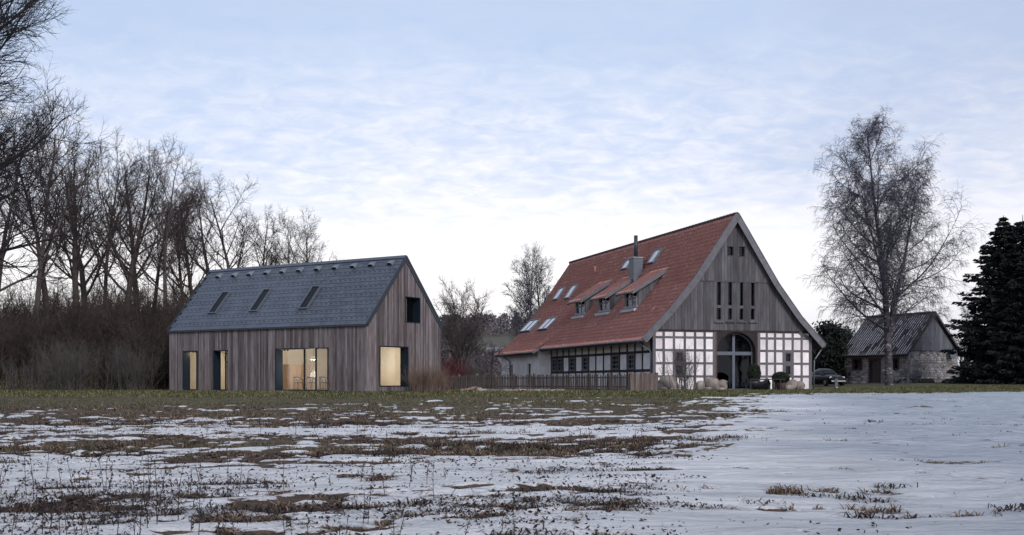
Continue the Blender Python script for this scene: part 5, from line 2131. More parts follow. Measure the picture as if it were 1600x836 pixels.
def wood_pile(px, w, h, Y, lab, n):
    c = at(px, 598, Y)
    t = thing('log_pile', lab, 'logs', (c.x, c.y, gz(c.x, c.y)), math.radians(20))
    rng = np.random.default_rng(int(px))
    for k in range(n):
        r = rng.uniform(.07, .12)
        row = 0 if k < n * 0.65 else 1
        y = (k if row == 0 else k - int(n * .65)) * 0.2 + row * .1 - .2
        MB().tube([(-w / 2 + rng.uniform(-.15, .1), y, r + row * .17), (w / 2 + rng.uniform(-.1, .15), y + rng.uniform(-.05, .05), r + row * .17)], r, 8).build('log', M['bark'], t)


wood_pile(1449, 1.2, .3, 92.0, 'low pile of dark logs against the stone gable', 5)
wood_pile(1507, 2.6, .3, 93.5, 'long low stack of dark trunks beside the cottage corner', 5)


# ================================================================ trees and shrubs
def place_tree(name, meshes, mats, loc, rz, sc_, label, cat='tree', group=None):
    t = thing(name, label, cat, loc, rz, group)
    t.scale = (sc_, sc_, sc_)
    link('trunk', meshes[0], mats[0], t)
    link('crown', meshes[1], mats[1], t)
    return t


KS = [8, 5, 3, 3, 3]


def the_birch():
    rng = np.random.default_rng(77)
    H = 19.8
    lv = [dict(n=14, wander=0.018, trop=0.03, taper=0.06, kids=36, fr=(0.17, 0.985), ang=48, angsd=9, ratio=0.37,
               shape=lambda f: np.interp(f, [0.15, 0.25, 0.4, 0.6, 0.8, 0.92, 1.0], [0.92, 1.02, 1.0, 0.82, 0.56, 0.36, 0.2]), rr=0.40, rmin=0.034),
          dict(n=8, wander=0.07, trop=0.20, taper=0.15, kids=17, fr=(0.14, 0.99), ang=42, angsd=14, ratio=0.36,
               shape=lambda f: 1.15 - 0.6 * f, rr=0.5, rmin=0.019),
          dict(n=5, wander=0.13, trop=-0.02, taper=0.3, kids=8, fr=(0.12, 0.99), ang=48, angsd=20, ratio=0.52,
               shape=lambda f: 1.1 - 0.4 * f, rr=0.6, rmin=0.0105),
          dict(n=4, wander=0.14, trop=-0.36, taper=0.5, kids=5, fr=(0.2, 0.98), ang=34, angsd=16, ratio=0.70, rr=0.85, rmin=0.008),
          dict(n=3, wander=0.12, trop=-0.50, taper=0.6)]
    # the stem divides low down: a second leader leans to the right
    out = grow(rng, one((0, 0, -0.3)), one((-0.01, 0, 1.0)), np.array([H]), np.array([0.31]), lv)
    lv2 = [dict(lv[0], n=11, kids=17, fr=(0.22, 0.98), ratio=0.40, wander=0.04, ang=52)] + lv[1:]
    out2 = grow(rng, np.array([(0.05, 0.0, 3.6), (-0.1, 0.05, 5.6)]), np.array([(0.19, 0.12, 1.0), (-0.22, -0.1, 1.0)]), np.array([H * 0.64, H * 0.50]), np.array([0.19, 0.13]), lv2)
    low = [dict(lv[1], kids=16, fr=(.2, .99), trop=0.10)] + lv[2:]
    a = np.array([0.2, 2.9, 3.6, 5.9, 1.4, 4.4, 2.4, 0.9])
    out3 = grow(rng, np.stack([a * 0, a * 0, np.linspace(3.0, 6.4, 8)], -1), np.stack([np.cos(a), np.sin(a) * .6, np.full(8, .55)], -1), np.linspace(5.2, 4.4, 8), np.full(8, .045), low)
    out = out + out2
    trunk = [out[0], out[5], out[1], out[6], out3[0]]
    crown = [out[2], out[3], out[4], out[7], out[8], out[9]] + out3[1:]
    # flare of the foot
    v, f = tubes(trunk, [9, 7, 5, 5, 5])
    tr = mk_mesh_np('birch_trunk', v, f, True)
    v, f = tubes(crown, [3] * len(crown))
    cr = mk_mesh_np('birch_crown', v, f)
    c = at(1389, 600, 86.0)
    place_tree('birch_tree', (tr, cr), (M['birch'], M['birch_twig']), (c.x, c.y, gz(c.x, c.y)), 0, 1.0,
               'tall bare birch with weeping twigs in front of the stone cottage', 'tree')


the_birch()


def spruce(seed, H, R, px, Y, label):
    rng = np.random.default_rng(seed)
    c = at(px, 600, Y)
    t = thing('spruce_tree', label, 'tree', (c.x, c.y, gz(c.x, c.y)))
    tv, tf = tubes([(np.array([[(0, 0, -.2), (0, 0, H * .4), (0, 0, H)]], float), np.array([[.28, .17, .02]]))], [8])
    link('trunk', mk_mesh_np('trunk', tv, tf, True), M['bark'], t)
    C, A = [], []
    z = H * 0.03
    bp, br = [], []
    while z < H * 0.985:
        f = z / H
        rr = R * (1 - f) ** 0.68 * rng.uniform(0.85, 1.12)
        nb = int(7 + 5 * (1 - f))
        a0 = rng.uniform(0, 6.28)
        for k in range(nb):
            a = a0 + 2 * math.pi * k / nb + rng.normal(0, .15)
            L_ = rr * rng.uniform(.60, 1.22)
            n = 7
            s = np.linspace(0, 1, n)
            x = s * L_
            zz = z + L_ * (-0.30 * s + 0.22 * s * s) * (1.15 - f)
            p = np.stack([x * math.cos(a), x * math.sin(a), zz], -1)
            bp.append(p)
            br.append(0.035 * (1 - .8 * s))
            m_ = int(32 * L_ + 12)
            q = rng.uniform(.12, 1.0, m_) ** 0.8
            wd = 0.30 * L_ * (1.08 - q) + 0.10
            lat = rng.uniform(-1, 1, m_) * wd
            px_ = np.interp(q, s, x)
            pz_ = np.interp(q, s, zz) - np.abs(lat) * 0.28 - rng.random(m_) * 0.20
            C.append(np.stack([px_ * math.cos(a) - lat * math.sin(a), px_ * math.sin(a) + lat * math.cos(a), pz_], -1))
            dirx = np.stack([np.cos(a + np.sign(lat) * .7) + rng.normal(0, .25, m_), np.sin(a + np.sign(lat) * .7) + rng.normal(0, .25, m_), -.25 + rng.normal(0, .25, m_)], -1)
            A.append(dirx)
        z += H * 0.021 + 0.07
    C, A = np.concatenate(C), np.concatenate(A)
    A /= np.linalg.norm(A, axis=1, keepdims=True)
    B_ = perp(A, rng.uniform(0, 6.28, len(A)))
    s = rng.uniform(.14, .32, len(A))[:, None]
    v = np.stack([C - A * s * .6, C + B_ * s * .30, C + A * s, C - B_ * s * .30], 1).reshape(-1, 3)
    f_ = np.arange(len(v)).reshape(-1, 4)
    bv, bf = tubes([(np.array(bp), np.array(br))], [3])
    me = mk_mesh_np('crown', np.concatenate([v, bv]), np.concatenate([f_, bf + len(v)]))
    link('crown', me, M['needle'], t)


spruce(3, 12.7, 4.6, 1568, 87.0, 'dark spruce with its pointed top right of the stone cottage')
spruce(9, 12.6, 4.8, 1598, 86.0, 'dark spruce cut off by the right edge of the picture')


def evergreen(seed, px, Y, H, R, label):
    rng = np.random.default_rng(seed)
    c = at(px, 600, Y)
    t = thing('evergreen_tree', label, 'tree', (c.x, c.y, gz(c.x, c.y)), group='dark evergreens behind the farmhouse')
    tv, tf = tubes([(np.array([[(0, 0, -.2), (0, 0, H * .5), (0, 0, H * .9)]], float), np.array([[.2, .12, .03]]))], [6])
    link('trunk', mk_mesh_np('trunk', tv, tf, True), M['bark'], t)
    n = 9000
    # lumps of foliage around the stem
    nl = 42
    lz = rng.uniform(0.06, 0.95, nl)
    la = rng.uniform(0, 6.28, nl)
    lr = R * np.interp(lz, [0, .25, .6, 1], [.85, 1, .7, .1]) * rng.uniform(.35, .95, nl)
    cen = np.stack([lr * np.cos(la), lr * np.sin(la), lz * H], -1)
    k = rng.integers(0, nl, n)
    C = cen[k] + rng.normal(0, 1, (n, 3)) * np.array([R * .26, R * .26, H * .055])
    C = C[C[:, 2] > 0.05]
    v, f = leaf_quads(rng, C, 0.15)
    link('crown', mk_mesh_np('crown', v, f), M['yew'], t)


evergreen(1, 1297, 103, 5.4, 2.1, 'dark bushy evergreen filling the gap between farmhouse and cottage')
evergreen(2, 1276, 107, 4.6, 1.8, 'dark evergreen half hidden behind the right edge of the farmhouse')
evergreen(5, 1318, 109, 5.0, 1.9, 'dark evergreen behind the left end of the stone cottage')


def bare_tree(label, seed, px, Y, H, r0=None, name='bare_tree', group=None, mats=None, rz=0.0, base=600, **kw):
    c = at(px, base, Y)
    out = deciduous(seed, H, r0 or H * 0.018, **kw)
    tr, cr = plant_meshes(out, 2, KS, name)
    return place_tree(name, (tr, cr), mats or (M['bark'], M['twig']), (c.x, c.y, gz(c.x, c.y)), rz, 1.0, label, 'tree', group)


def woods():
    # shared branch structures, turned and scaled, for the row of trees along the bank
    protos = []
    for i, (up, sp, fk, k1, seed) in enumerate(((0.8, .52, .26, 14, 101), (1.1, .46, .18, 15, 202), (0.7, .56, .34, 13, 303), (1.2, .44, .24, 16, 404), (0.6, .58, .22, 13, 505))):
        out = deciduous(seed, 15.0, 0.23 + 0.03 * i, up, k1, sp, fk, 0.0150, 1.15)
        protos.append(plant_meshes(out, 2, KS, 'wood_tree'))
    ordn = ['first', 'second', 'third', 'fourth', 'fifth', 'sixth', 'seventh', 'eighth', 'ninth', 'tenth', 'eleventh', 'twelfth', 'thirteenth',
            'fourteenth', 'fifteenth', 'sixteenth', 'seventeenth', 'eighteenth', 'nineteenth', 'twentieth', 'twenty-first', 'twenty-second']
    rows = [  # trunk px, top py, depth, prototype, trunk scale
        (-12, 215, 84, 1), (52, 195, 82, 0), (74, 222, 86, 2), (117, 232, 88, 3), (137, 262, 99, 4),
        (158, 246, 90, 0), (196, 262, 88, 4), (214, 254, 95, 3), (238, 300, 100, 2), (254, 262, 86, 0), (286, 326, 98, 1),
        (304, 312, 104, 3), (336, 318, 108, 4), (368, 300, 97, 2), (408, 345, 112, 1), (448, 360, 110, 0), (486, 366, 108, 4)]
    for i, (px, py, Y, k) in enumerate(rows):
        c = at(px, 600, Y)
        z0 = gz(c.x, c.y)
        H = EYE + (HY - py) / FPX * Y - z0
        s = H / 15.2
        extra = {1: 'tall tree with a heavy straight trunk', 9: 'sturdy tree with a thick forked trunk', 13: 'broad tree rising behind the slate roof',
                 15: 'slender tree above the far roof ridge', 16: 'low spreading tree above the middle of the ridge'}.get(i, 'bare dark tree')
        t = place_tree('bare_tree', protos[k], (M['bark'], M['twig']), (c.x, c.y, z0), i * 1.7 + k, s,
                       '%s, %s from the left on the bank' % (extra, ordn[i]), 'tree', 'bare trees on the wooded bank')


woods()


def mirrored_trees():
    # the row goes on outside the frame; the window panes mirror these
    pro = [(o.children[0].data, o.children[1].data) for o in bpy.data.objects if o.name.startswith('bare_tree') and o.parent is None][:5]
    spots = [(-44, 63, 14, 'nearest'), (-50, 57, 15, 'second'), (-55, 52, 15, 'third'), (-47, 67, 13, 'fourth'),
             (58, 84, 8.5, 'fifth'), (66, 88, 9, 'sixth'), (56, 42, 9, 'seventh'), (62, 34, 9, 'eighth'), (69, 27, 10, 'ninth')]
    for i, (x, y, H, w) in enumerate(spots):
        place_tree('bare_tree', pro[i % 5], (M['bark'], M['twig']), (x, y, gz(x, y)), i * 1.1, H / 15.2,
                   'bare tree mirrored in the window panes, %s of its row' % w, 'tree', 'bare trees mirrored in the panes')


mirrored_trees()


def near_tree():
    rng = np.random.default_rng(58)
    Y = 27.0
    lv = [dict(n=9, wander=0.06, trop=0.10, taper=0.14, kids=15, fr=(0.20, 0.99), ang=38, angsd=12, ratio=0.40,
               shape=lambda f: 1.15 - 0.6 * f, rr=0.5, rmin=0.012),
          dict(n=6, wander=0.09, trop=0.10, taper=0.25, kids=10, fr=(0.12, 0.99), ang=38, angsd=14, ratio=0.46, shape=lambda f: 1.1 - 0.5 * f, rr=0.55, rmin=0.008),
          dict(n=4, wander=0.11, trop=0.06, taper=0.35, kids=5, fr=(0.2, 0.97), ang=36, angsd=13, ratio=0.55, rr=0.65, rmin=0.0055),
          dict(n=3, wander=0.12, trop=0.06, taper=0.5)]
    n = 34
    a = np.concatenate([rng.uniform(-0.75, 0.75, 20), rng.uniform(0.9, 5.4, 14)])
    z = np.concatenate([np.linspace(3.6, 12.5, 20), np.linspace(4, 13, 14)]) + rng.normal(0, .2, n)
    t = np.interp(z, [3, 13.5], [.22, .85]) + rng.normal(0, .08, n)
    D = np.stack([np.cos(a), np.sin(a), t], -1)
    Ln = np.interp(z, [3, 8, 13.5], [5.6, 5.4, 3.6]) * rng.uniform(.85, 1.1, n)
    P = np.stack([np.cos(a) * .1, np.sin(a) * .1, z], -1)
    out = grow(rng, P, D, Ln, np.interp(z, [3, 13.5], [.085, .05]), lv)
    stem = (np.array([[(0, 0, -.3), (.05, 0, 4), (-.05, .1, 9), (.05, .1, 15)]], float), np.array([[.36, .28, .17, .04]]))
    v, f = tubes([stem, out[0]], [9, 6])
    v2, f2 = tubes(out[1:], [4, 3, 3])
    x = -0.4444 * Y - 3.1
    place_tree('bare_tree', (mk_mesh_np('trunk', v, f, True), mk_mesh_np('crown', v2, f2)), (M['twig_near'], M['twig_near']), (x, Y, gz(x, Y)), 0, 1.0,
               'big near tree whose bare branches reach in at the upper left', 'tree')


near_tree()

# trees in the gap between the houses


def round_tree():
    rng = np.random.default_rng(121)
    c = at(721, 600, 98.0)
    n = 9
    a = np.arange(n) * 2.4 + rng.normal(0, .3, n)
    l = np.concatenate([[0.05, .12, .16], rng.uniform(.22, .5, n - 3)])
    P = np.stack([np.cos(a) * .06, np.sin(a) * .06, np.full(n, 1.2)], -1)
    D = np.stack([np.cos(a) * l, np.sin(a) * l, np.ones(n)], -1)
    Ln = 7.6 * np.interp(l, [0, .5], [1.0, .74])
    lv = [dict(n=8, wander=.05, trop=.05, taper=.15, kids=18, fr=(.12, .98), ang=36, angsd=9, ratio=.42, shape=lambda f: 1.1 - .6 * f, rr=.5, rmin=.02),
          dict(n=5, wander=.10, trop=.16, taper=.3, kids=9, fr=(.15, .98), ang=36, angsd=12, ratio=.45, rr=.55, rmin=.013),
          dict(n=3, wander=.12, trop=.12, taper=.4, kids=6, fr=(.2, .97), ang=34, angsd=12, ratio=.55, rr=.7, rmin=.011),
          dict(n=2, wander=.12, trop=.05, taper=.6)]
    out = grow(rng, P, D, Ln, np.full(n, .085), lv)
    tv, tf = tubes([(np.array([[(0, 0, -.3), (0, 0, .6), (0, 0, 1.5)]], float), np.array([[.20, .17, .14]])), out[0]], [8, 5])
    cv, cf = tubes(out[1:], [3, 3, 3])
    place_tree('bare_tree', (mk_mesh_np('trunk', tv, tf, True), mk_mesh_np('crown', cv, cf)), (M['bark_pale'], M['twig_pale']), (c.x, c.y, gz(c.x, c.y)), 0, 1.0,
               'round-crowned bare tree between the timber house and the farmhouse')


M['bark_pale'] = m_plain('pale grey bark', (0.085, 0.075, 0.075), 0.9, 0.3, 3)  # paler grey bark of the round-crowned tree
M['twig_pale'] = m_plain('grey brown twigs', (0.075, 0.064, 0.064), 0.9, 0.3, 1.2)
round_tree()
bare_tree('tall fine-twigged birch rising behind the far end of the red roof', 24, 822, 128.0, 14.2, 0.19, name='birch_tree', upright=.5, kids1=26, spread=.42, fork=.16, rmin=.019, dens=1.3, mats=(M['birch'], M['birch_twig']))
bare_tree('bare tree close beside the red roof edge, right of the fine birch', 29, 850, 131.0, 13.6, 0.2, upright=1.1, kids1=20, spread=.40, fork=.2, rmin=.019, dens=1.2)
bare_tree('small crooked fruit tree beyond the fence near the whitewashed wall', 33, 768, 104.0, 4.2, 0.12, upright=.3, kids1=8, spread=.6, fork=.25, rmin=.01)
bare_tree('small leaning fruit tree between the round tree and the farmhouse', 36, 752, 112.0, 4.0, 0.10, upright=.3, kids1=8, spread=.6, fork=.25, rmin=.01)
bare_tree('bare tree peeping out between the cottage roof and the spruce', 41, 1508, 120.0, 8.2, 0.13, upright=1.0, kids1=12, spread=.4, fork=.2, rmin=.014)
bare_tree('small dark garden tree beside the right corner of the cottage', 43, 1501, 99.0, 3.9, 0.13, upright=.2, kids1=9, spread=.6, fork=.35, rmin=.012)


def shrub(name, label, px, py, Y, H, spread, nst, mat, seed, kids=(6, 5), r=0.014, lean=0.55, group=None):
    rng = np.random.default_rng(seed)
    c = at(px, py, Y)
    P = np.stack([rng.normal(0, spread * .28, nst), rng.normal(0, spread * .28, nst), np.full(nst, -.05)], -1)
    a = rng.uniform(0, 6.28, nst)
    l = np.abs(rng.normal(0, lean, nst))
    D = np.stack([np.cos(a) * l, np.sin(a) * l, np.ones(nst)], -1)
    lv = [dict(n=6, wander=.07, trop=.04, taper=.3, kids=kids[0], fr=(.25, .98), ang=30, angsd=10, ratio=.42, rr=.6, rmin=r * .5),
          dict(n=3, wander=.12, trop=.05, taper=.4, kids=kids[1], fr=(.2, .98), ang=34, angsd=12, ratio=.5, rr=.7, rmin=r * .4),
          dict(n=2, wander=.12, trop=.02, taper=.5)]
    out = grow(rng, P, D, H * rng.uniform(.6, 1.0, nst), np.full(nst, r), lv)
    tr, cr = plant_meshes(out, 1, [4, 3, 3], name)
    t = thing(name, label, 'shrub', (c.x, c.y, gz(c.x, c.y)), 0, group)
    link('stems', tr, mat, t)
    link('crown', cr, mat, t)
    return t


shrub('bare_shrub', 'bare multi-stemmed shrub with pale stems in front of the timbered gable', 1068, 611, 73.5, 3.0, 1.3, 46, M['twig_grey'], 3, (5, 3), .016, .38)
shrub('dry_shrub', 'tan dry shrub growing against the corner of the timber house gable', 664, 611, 64.8, 1.75, 1.6, 90, M['twig_tan'], 5, (7, 5), .009, .45)
shrub('dry_shrub', 'tan dry shrub reaching past the right edge of the timber house', 683, 609, 66.5, 1.55, 1.5, 70, M['twig_tan'], 6, (7, 5), .009, .45)
shrub('dry_shrub', 'small sparse dry shrub below the terrace wall of the timber house', 525, 614, 64.6, 1.1, 1.1, 26, M['twig_tan'], 7, (5, 3), .007, .4)
shrub('dogwood_shrub', 'dark red dogwood shrub right of the timber house', 704, 605, 90.0, 2.6, 2.4, 150, M['twig_red'], 8, (5, 4), .013, .35)
shrub('bare_shrub', 'pale brown thicket shrub at the foot of the round tree', 735, 604, 94.0, 2.5, 3.2, 150, M['twig_tan2'] if 'twig_tan2' in M else M['twig_grey'], 9, (6, 5), .012, .5)
shrub('grey_shrub', 'grey twiggy shrub in the dark thicket, left of the pair', 112, 606, 71.0, 3.3, 2.6, 120, M['twig_grey'], 10, (7, 5), .011, .42, 'grey shrubs before the dark thicket')
shrub('grey_shrub', 'grey twiggy shrub in the dark thicket nearest the timber house', 203, 606, 72.5, 3.2, 2.8, 120, M['twig_grey'], 12, (7, 5), .011, .42, 'grey shrubs before the dark thicket')
shrub('bare_shrub', 'low grey shrub at the bottom left of the dark thicket', 40, 607, 69.5, 2.3, 2.6, 70, M['twig_grey'], 13, (6, 4), .010, .6)


def thicket():
    rng = np.random.default_rng(90)
    def patch(n, W, Dp, H, seed):
        rg = np.random.default_rng(seed)
        P = np.stack([rg.uniform(-W / 2, W / 2, n), rg.uniform(-Dp / 2, Dp / 2, n), np.zeros(n)], -1)
        a = rg.uniform(0, 6.28, n)
        l = np.abs(rg.normal(0, .45, n))
        D = np.stack([np.cos(a) * l, np.sin(a) * l, np.ones(n)], -1)
        lv = [dict(n=5, wander=.10, trop=.02, taper=.3, kids=8, fr=(.1, .98), ang=42, angsd=14, ratio=.5, rr=.6, rmin=.014),
              dict(n=3, wander=.14, trop=.02, taper=.4, kids=6, fr=(.15, .98), ang=42, angsd=14, ratio=.5, rr=.7, rmin=.012),
              dict(n=2, wander=.14, trop=.0, taper=.6)]
        return P, grow(rg, P, D, H * rg.uniform(.45, 1.0, n), np.full(n, .028), lv)
    metas = []
    for s in (1, 2):
        P, out = patch(230, 13, 7, 4.0, s)
        v, f = tubes(out, [4, 3, 3])
        metas.append(mk_mesh_np('thicket', v, f))
    spots = [(-38, 76), (-28, 76.5), (-35, 81), (-25, 82), (-43, 84), (-32, 88), (-20, 88), (-24, 78.0), (-47, 79), (-15, 93), (-40, 92), (-28, 94)]
    for i, (x, y) in enumerate(spots):
        o = link('thicket', metas[i % 2], M['twig_brown'], None, (x, y, gz(x, y) - 0.15), math.pi * (i % 3) + rng.normal(0, .2), 'stuff')
        o['label'] = 'dense dark brown brushwood under the bare trees'
        k_ = rng.uniform(.7, 1.25)
        o.scale = (1, 1, k_)


thicket()


# ================================================================ the far side of the valley
def far_woods():
    rng = np.random.default_rng(66)
    V, F, nv = [], [], 0
    n = 420
    x = rng.uniform(-95, 4, n)
    y = rng.uniform(390, 540, n)
    z = ground_z(x, y)
    for i in range(n):
        H = rng.uniform(3, 6.5)
        m_ = 90
        a = rng.uniform(0, 6.28, m_)
        t = rng.uniform(.15, 1, m_)
        r = H * .28 * np.sqrt(np.clip(1 - (2 * t - 1.1) ** 2, 0.02, 1)) * rng.uniform(.2, 1, m_)
        C = np.stack([x[i] + r * np.cos(a), y[i] + r * np.sin(a), z[i] + t * H], -1)
        v, f = leaf_quads(rng, C, H * .10, 1.0, 1.2)
        V.append(v)
        F.append(f + nv)
        nv += len(v)
    link('far_woods', mk_mesh_np('far_woods', np.concatenate(V), np.concatenate(F)), M['far_wood'], kind='stuff', label='hazy brown woodland on the far hill', cat='woodland')
    # a belt of scrub nearer the valley floor
    V, F, nv = [], [], 0
    for i in range(160):
        px = rng.uniform(690, 790)
        Y = rng.uniform(150, 230)
        c = at(px, 590, Y)
        H = rng.uniform(1.2, 3.2)
        C = np.stack([rng.normal(c.x, H * .5, 60), rng.normal(Y, H * .5, 60), gz(c.x, Y) + rng.uniform(0, H, 60)], -1)
        v, f = leaf_quads(rng, C, .35, 1.0, 1.0)
        V.append(v)
        F.append(f + nv)
        nv += len(v)
    link('valley_scrub', mk_mesh_np('valley_scrub', np.concatenate(V), np.concatenate(F)), M['far_wood'], kind='stuff', label='brown hedges and scrub on the valley floor', cat='scrub')


M['far_wood'] = m_plain('bare woodland', (0.13, 0.115, 0.13), 0.95, 0.3, 0.05)  # distance haze is put into this paler woodland colour
far_woods()


def far_house(px, py, Y, w, d, h, rh, rz, label):
    c = at(px, py, Y)
    t = thing('far_house', label, 'house', (c.x, c.y, c.z), rz, 'white houses in the valley')
    mb = MB()
    mb.prism([(-w / 2, -d / 2, -4), (w / 2, -d / 2, -4), (w / 2, -d / 2, h), (0, -d / 2, h + rh), (-w / 2, -d / 2, h)], (0, d, 0))
    mb.build('wall', M['white_paint'], t)
    for s in (-1, 1):
        mb = MB()
        mb.prism([(0, -d / 2 - .3, h + rh + .25), (s * (w / 2 + .4), -d / 2 - .3, h - .05), (s * (w / 2 + .4), -d / 2 - .3, h - .25), (0, -d / 2 - .3, h + rh + .03)], (0, d + .6, 0))
        mb.build('roof', M['far_roof'], t)
    for x in (-w * .25, w * .2):
        w_ = MB().box(x - .25, x + .25, -d / 2 - .06, -d / 2, -.4, .3).build('window', M['slate_dark'], t)


far_house(776, 558, 260, 3.0, 4.4, 0.7, 1.3, math.radians(62), 'white house with grey roof peeping out beside the farmhouse eaves')
far_house(750, 562, 270, 3.4, 5, 0.3, 1.2, math.radians(30), 'low white house between the bare trees in the valley')


# ================================================================ grass, weeds and litter in the field
def blades(rng, x, y, h, lean, width, seg=2):
    n = len(x)
    z = ground_z(x, y)
    a = rng.uniform(0, 2 * math.pi, n)
    l = lean * rng.uniform(.3, 1.6, n)
    d = np.stack([np.cos(a), np.sin(a), np.zeros(n)], -1)
    s = np.stack([-np.sin(a), np.cos(a), np.zeros(n)], -1) * (width * rng.uniform(.6, 1.4, n))[:, None]
    b = np.stack([x, y, z - 0.01], -1)
    mid = b + d * (h * l * .35)[:, None] + np.array([0, 0, 1]) * (h * .62)[:, None]
    tip = b + d * (h * l)[:, None] + np.array([0, 0, 1]) * (h * (1 - .35 * np.clip(l, 0, 2)))[:, None]
    v = np.stack([b - s, b + s, mid + s * .7, mid - s * .7, tip + s * .15, tip - s * .15], 1).reshape(-1, 3)
    i = np.arange(n)[:, None] * 6
    f = np.concatenate([i + np.array([[0, 1, 2, 3]]), i + np.array([[3, 2, 4, 5]])])
    return v, f


def m_blades(name, stops):
    m, nt, N, L, B = nodes(name)
    g = N.new('ShaderNodeNewGeometry')
    c = _ramp(N, L, g.outputs['Random Per Island'], stops)
    L.new(c, B.inputs['Base Color'])
    B.inputs['Roughness'].default_value = 0.8
    B.inputs['Specular IOR Level'].default_value = 0.2
    return m


M['dead'] = m_blades('dead brown grass', [(0, (0.040, 0.024, 0.020)), (.5, (0.120, 0.074, 0.056)), (.8, (0.22, 0.15, 0.11)), (1, (0.36, 0.27, 0.20))])
M['green'] = m_blades('winter grass', [(0, (0.036, 0.046, 0.018)), (.5, (0.085, 0.098, 0.040)), (.8, (0.15, 0.145, 0.07)), (1, (0.28, 0.22, 0.13))])
M['weed'] = m_blades('dry dock stalks', [(0, (0.012, 0.009, 0.009)), (.6, (0.035, 0.024, 0.022)), (1, (0.08, 0.055, 0.045))])


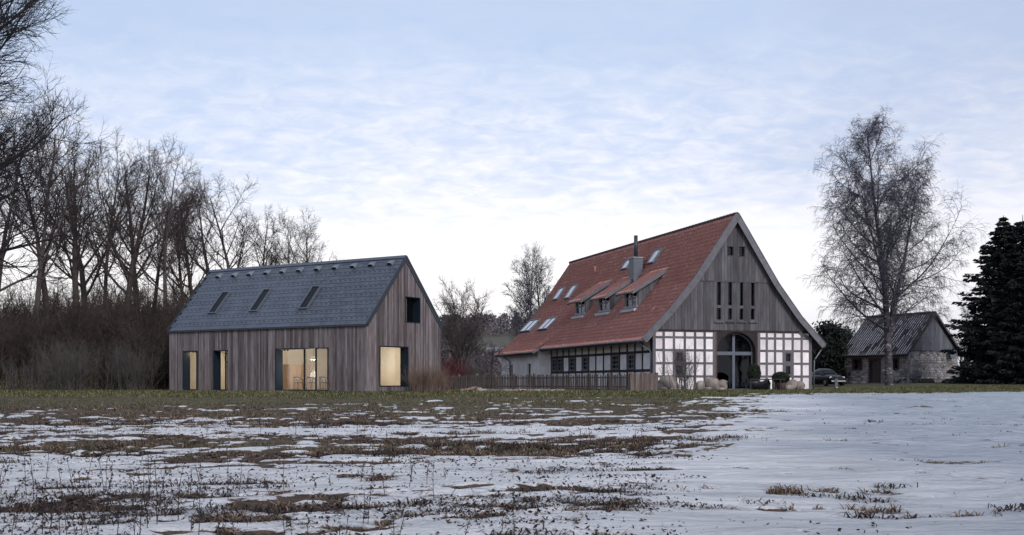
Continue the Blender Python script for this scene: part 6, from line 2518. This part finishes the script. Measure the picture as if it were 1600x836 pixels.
def field_growth():
    rng = np.random.default_rng(12)
    # candidates spread evenly over the field; kept where the ground is bare
    def cand(n, y0, y1, p=1.6):
        u = rng.random(n)
        y = y0 * (y1 / y0) ** u
        x = rng.uniform(-0.50, 0.50, n) * y
        return x, y
    x, y = cand(420000, 9.5, 57)
    bare, green = cover(x, y)
    tuft = fbm(x / .35, y / .35, 301, 2)
    keep = (bare > 0.55) & (tuft > 0.40 + 0.06 * (y < 22))
    x, y, green, tuft = x[keep], y[keep], green[keep], tuft[keep]
    isg = rng.random(len(x)) < green * .75
    h = rng.uniform(.02, .10, len(x)) * (0.6 + 1.1 * np.clip((tuft - .42) * 4, 0, 1))
    for sel, nm, mt, lean, lab in ((~isg, 'dead_grass', 'dead', 2.3, 'flattened brown dead grass and leaves in the snowy field'),
                                   (isg, 'field_grass', 'green', 1.1, 'sparse green winter grass between the snow patches')):
        v, f = blades(rng, x[sel], y[sel], h[sel], lean, 0.009 + 0.0)
        link(nm, mk_mesh_np(nm, v, f), M[mt], kind='stuff', label=lab, cat='grass')
    # the green verge before the houses
    x = rng.uniform(-36, 38, 150000)
    y = rng.uniform(53, 79, 150000)
    bare, green = cover(x, y)
    keep = (bare > .6) & (rng.random(len(x)) < sstep(52, 58, y - .30 * np.maximum(0, x - 12)))
    L_ = HS.inv
    x, y = x[keep], y[keep]
    # keep out of the houses
    def inside(S, x, y, x0, x1, y0, y1):
        c, s = math.cos(-S.rz), math.sin(-S.rz)
        u = (x - S.loc.x) * c - (y - S.loc.y) * s
        w = (x - S.loc.x) * s + (y - S.loc.y) * c
        return (u > x0) & (u < x1) & (w > y0) & (w < y1)
    k = ~inside(HS, x, y, 0, HW, 0, HL_) & ~inside(BS, x, y, -.9, BW, 0, BL)
    x, y = x[k], y[k]
    h = rng.uniform(.05, .17, len(x))
    v, f = blades(rng, x, y, h, .9, .014)
    link('verge_grass', mk_mesh_np('verge_grass', v, f), M['green'], kind='stuff', label='rough green grass verge along the front of the houses', cat='grass')
    # clumps of dead leaves standing out of the snow
    cx, cy = cand(3600, 10, 34)
    bare, _ = cover(cx, cy)
    edge = cx - (1.0 + (cy - 11) * .21)
    dens = fbm(cx / 2.2, cy / 1.1, 7, 3)
    keep = ((edge < 0) & (dens > .535)) | ((rng.random(len(cx)) < .035) & (edge < 5))
    cx, cy = cx[keep], cy[keep]
    per = 44
    X = np.repeat(cx, per) + rng.normal(0, .20, len(cx) * per) * np.repeat(rng.uniform(.5, 1.5, len(cx)), per)
    Y = np.repeat(cy, per) + rng.normal(0, .07, len(cx) * per)
    h = rng.uniform(.03, .14, len(X)) * np.repeat(rng.uniform(.6, 1.4, len(cx)), per)
    v, f = blades(rng, X, Y, h, 2.0, .010)
    link('leaf_clumps', mk_mesh_np('leaf_clumps', v, f), M['weed'], kind='stuff', label='dark clumps of withered leaves standing out of the snow', cat='weeds')
    # single withered leaves lying on the snow
    lx, ly = cand(24000, 10, 52)
    edge = lx - (1.6 + (ly - 11) * .215)
    dn = fbm(lx / 1.7, ly / .8, 131, 3) + .10 * sstep(24, 30, ly)
    keep = ((edge < 0) & (dn > .56)) | ((edge >= 0) & (edge < 9) & (dn > .66) & (rng.random(len(lx)) < .12))
    lx, ly = lx[keep], ly[keep]
    C = np.stack([lx, ly, ground_z(lx, ly) + .055 + (fbm(lx / 5.0, (ly - .25 * lx) / 1.6, 77, 4) - .5) * .24 + rng.uniform(0, .03, len(lx))], -1)
    v, f = leaf_quads(rng, C, .028, .5)
    link('leaf_litter', mk_mesh_np('leaf_litter', v, f), M['weed'], kind='stuff', label='withered dark leaves scattered over the snow', cat='leaves')
    # stalks of dock and thistle
    sx, sy = cand(760, 9.8, 30)
    edge = sx - (1.0 + (sy - 11) * .20)
    left = sstep(2, -6, sx)
    keep = (edge < 0) & (rng.random(len(sx)) < .25 + .6 * left * (sy < 16)) & (fbm(sx / 1.3, sy / 1.3, 71, 2) > .45)
    sx, sy = sx[keep], sy[keep]
    n = len(sx)
    P = np.stack([sx, sy, ground_z(sx, sy) - .02], -1)
    a = rng.uniform(0, 6.28, n)
    l = np.abs(rng.normal(0, .22, n))
    D = np.stack([np.cos(a) * l, np.sin(a) * l, np.ones(n)], -1)
    H = rng.uniform(.18, .70, n) * np.where(sx < -3, 1.25, .75)
    lv = [dict(n=6, wander=.05, trop=-.02, taper=.5, kids=7, fr=(.3, .98), ang=38, angsd=14, ratio=.26, rr=.6, rmin=.0022),
          dict(n=3, wander=.12, trop=-.12, taper=.6)]
    out = grow(rng, P, D, H, np.full(n, .0048), lv)
    v1, f1 = tubes(out, [4, 3])
    tips = np.concatenate([out[1][0][:, -1], out[0][0][:, -1], out[1][0][:, 1]])
    tips = np.repeat(tips, 2, axis=0) + rng.normal(0, .008, (len(tips) * 2, 3))
    tips = tips[rng.random(len(tips)) < .55]
    v2, f2 = leaf_quads(rng, tips, .017)
    link('weed_stalks', mk_mesh_np('weed_stalks', np.concatenate([v1, v2]), np.concatenate([f1, f2 + len(v1)])), M['weed'], kind='stuff',
         label='dry dark weed stalks standing in the foreground snow', cat='weeds')


field_growth()
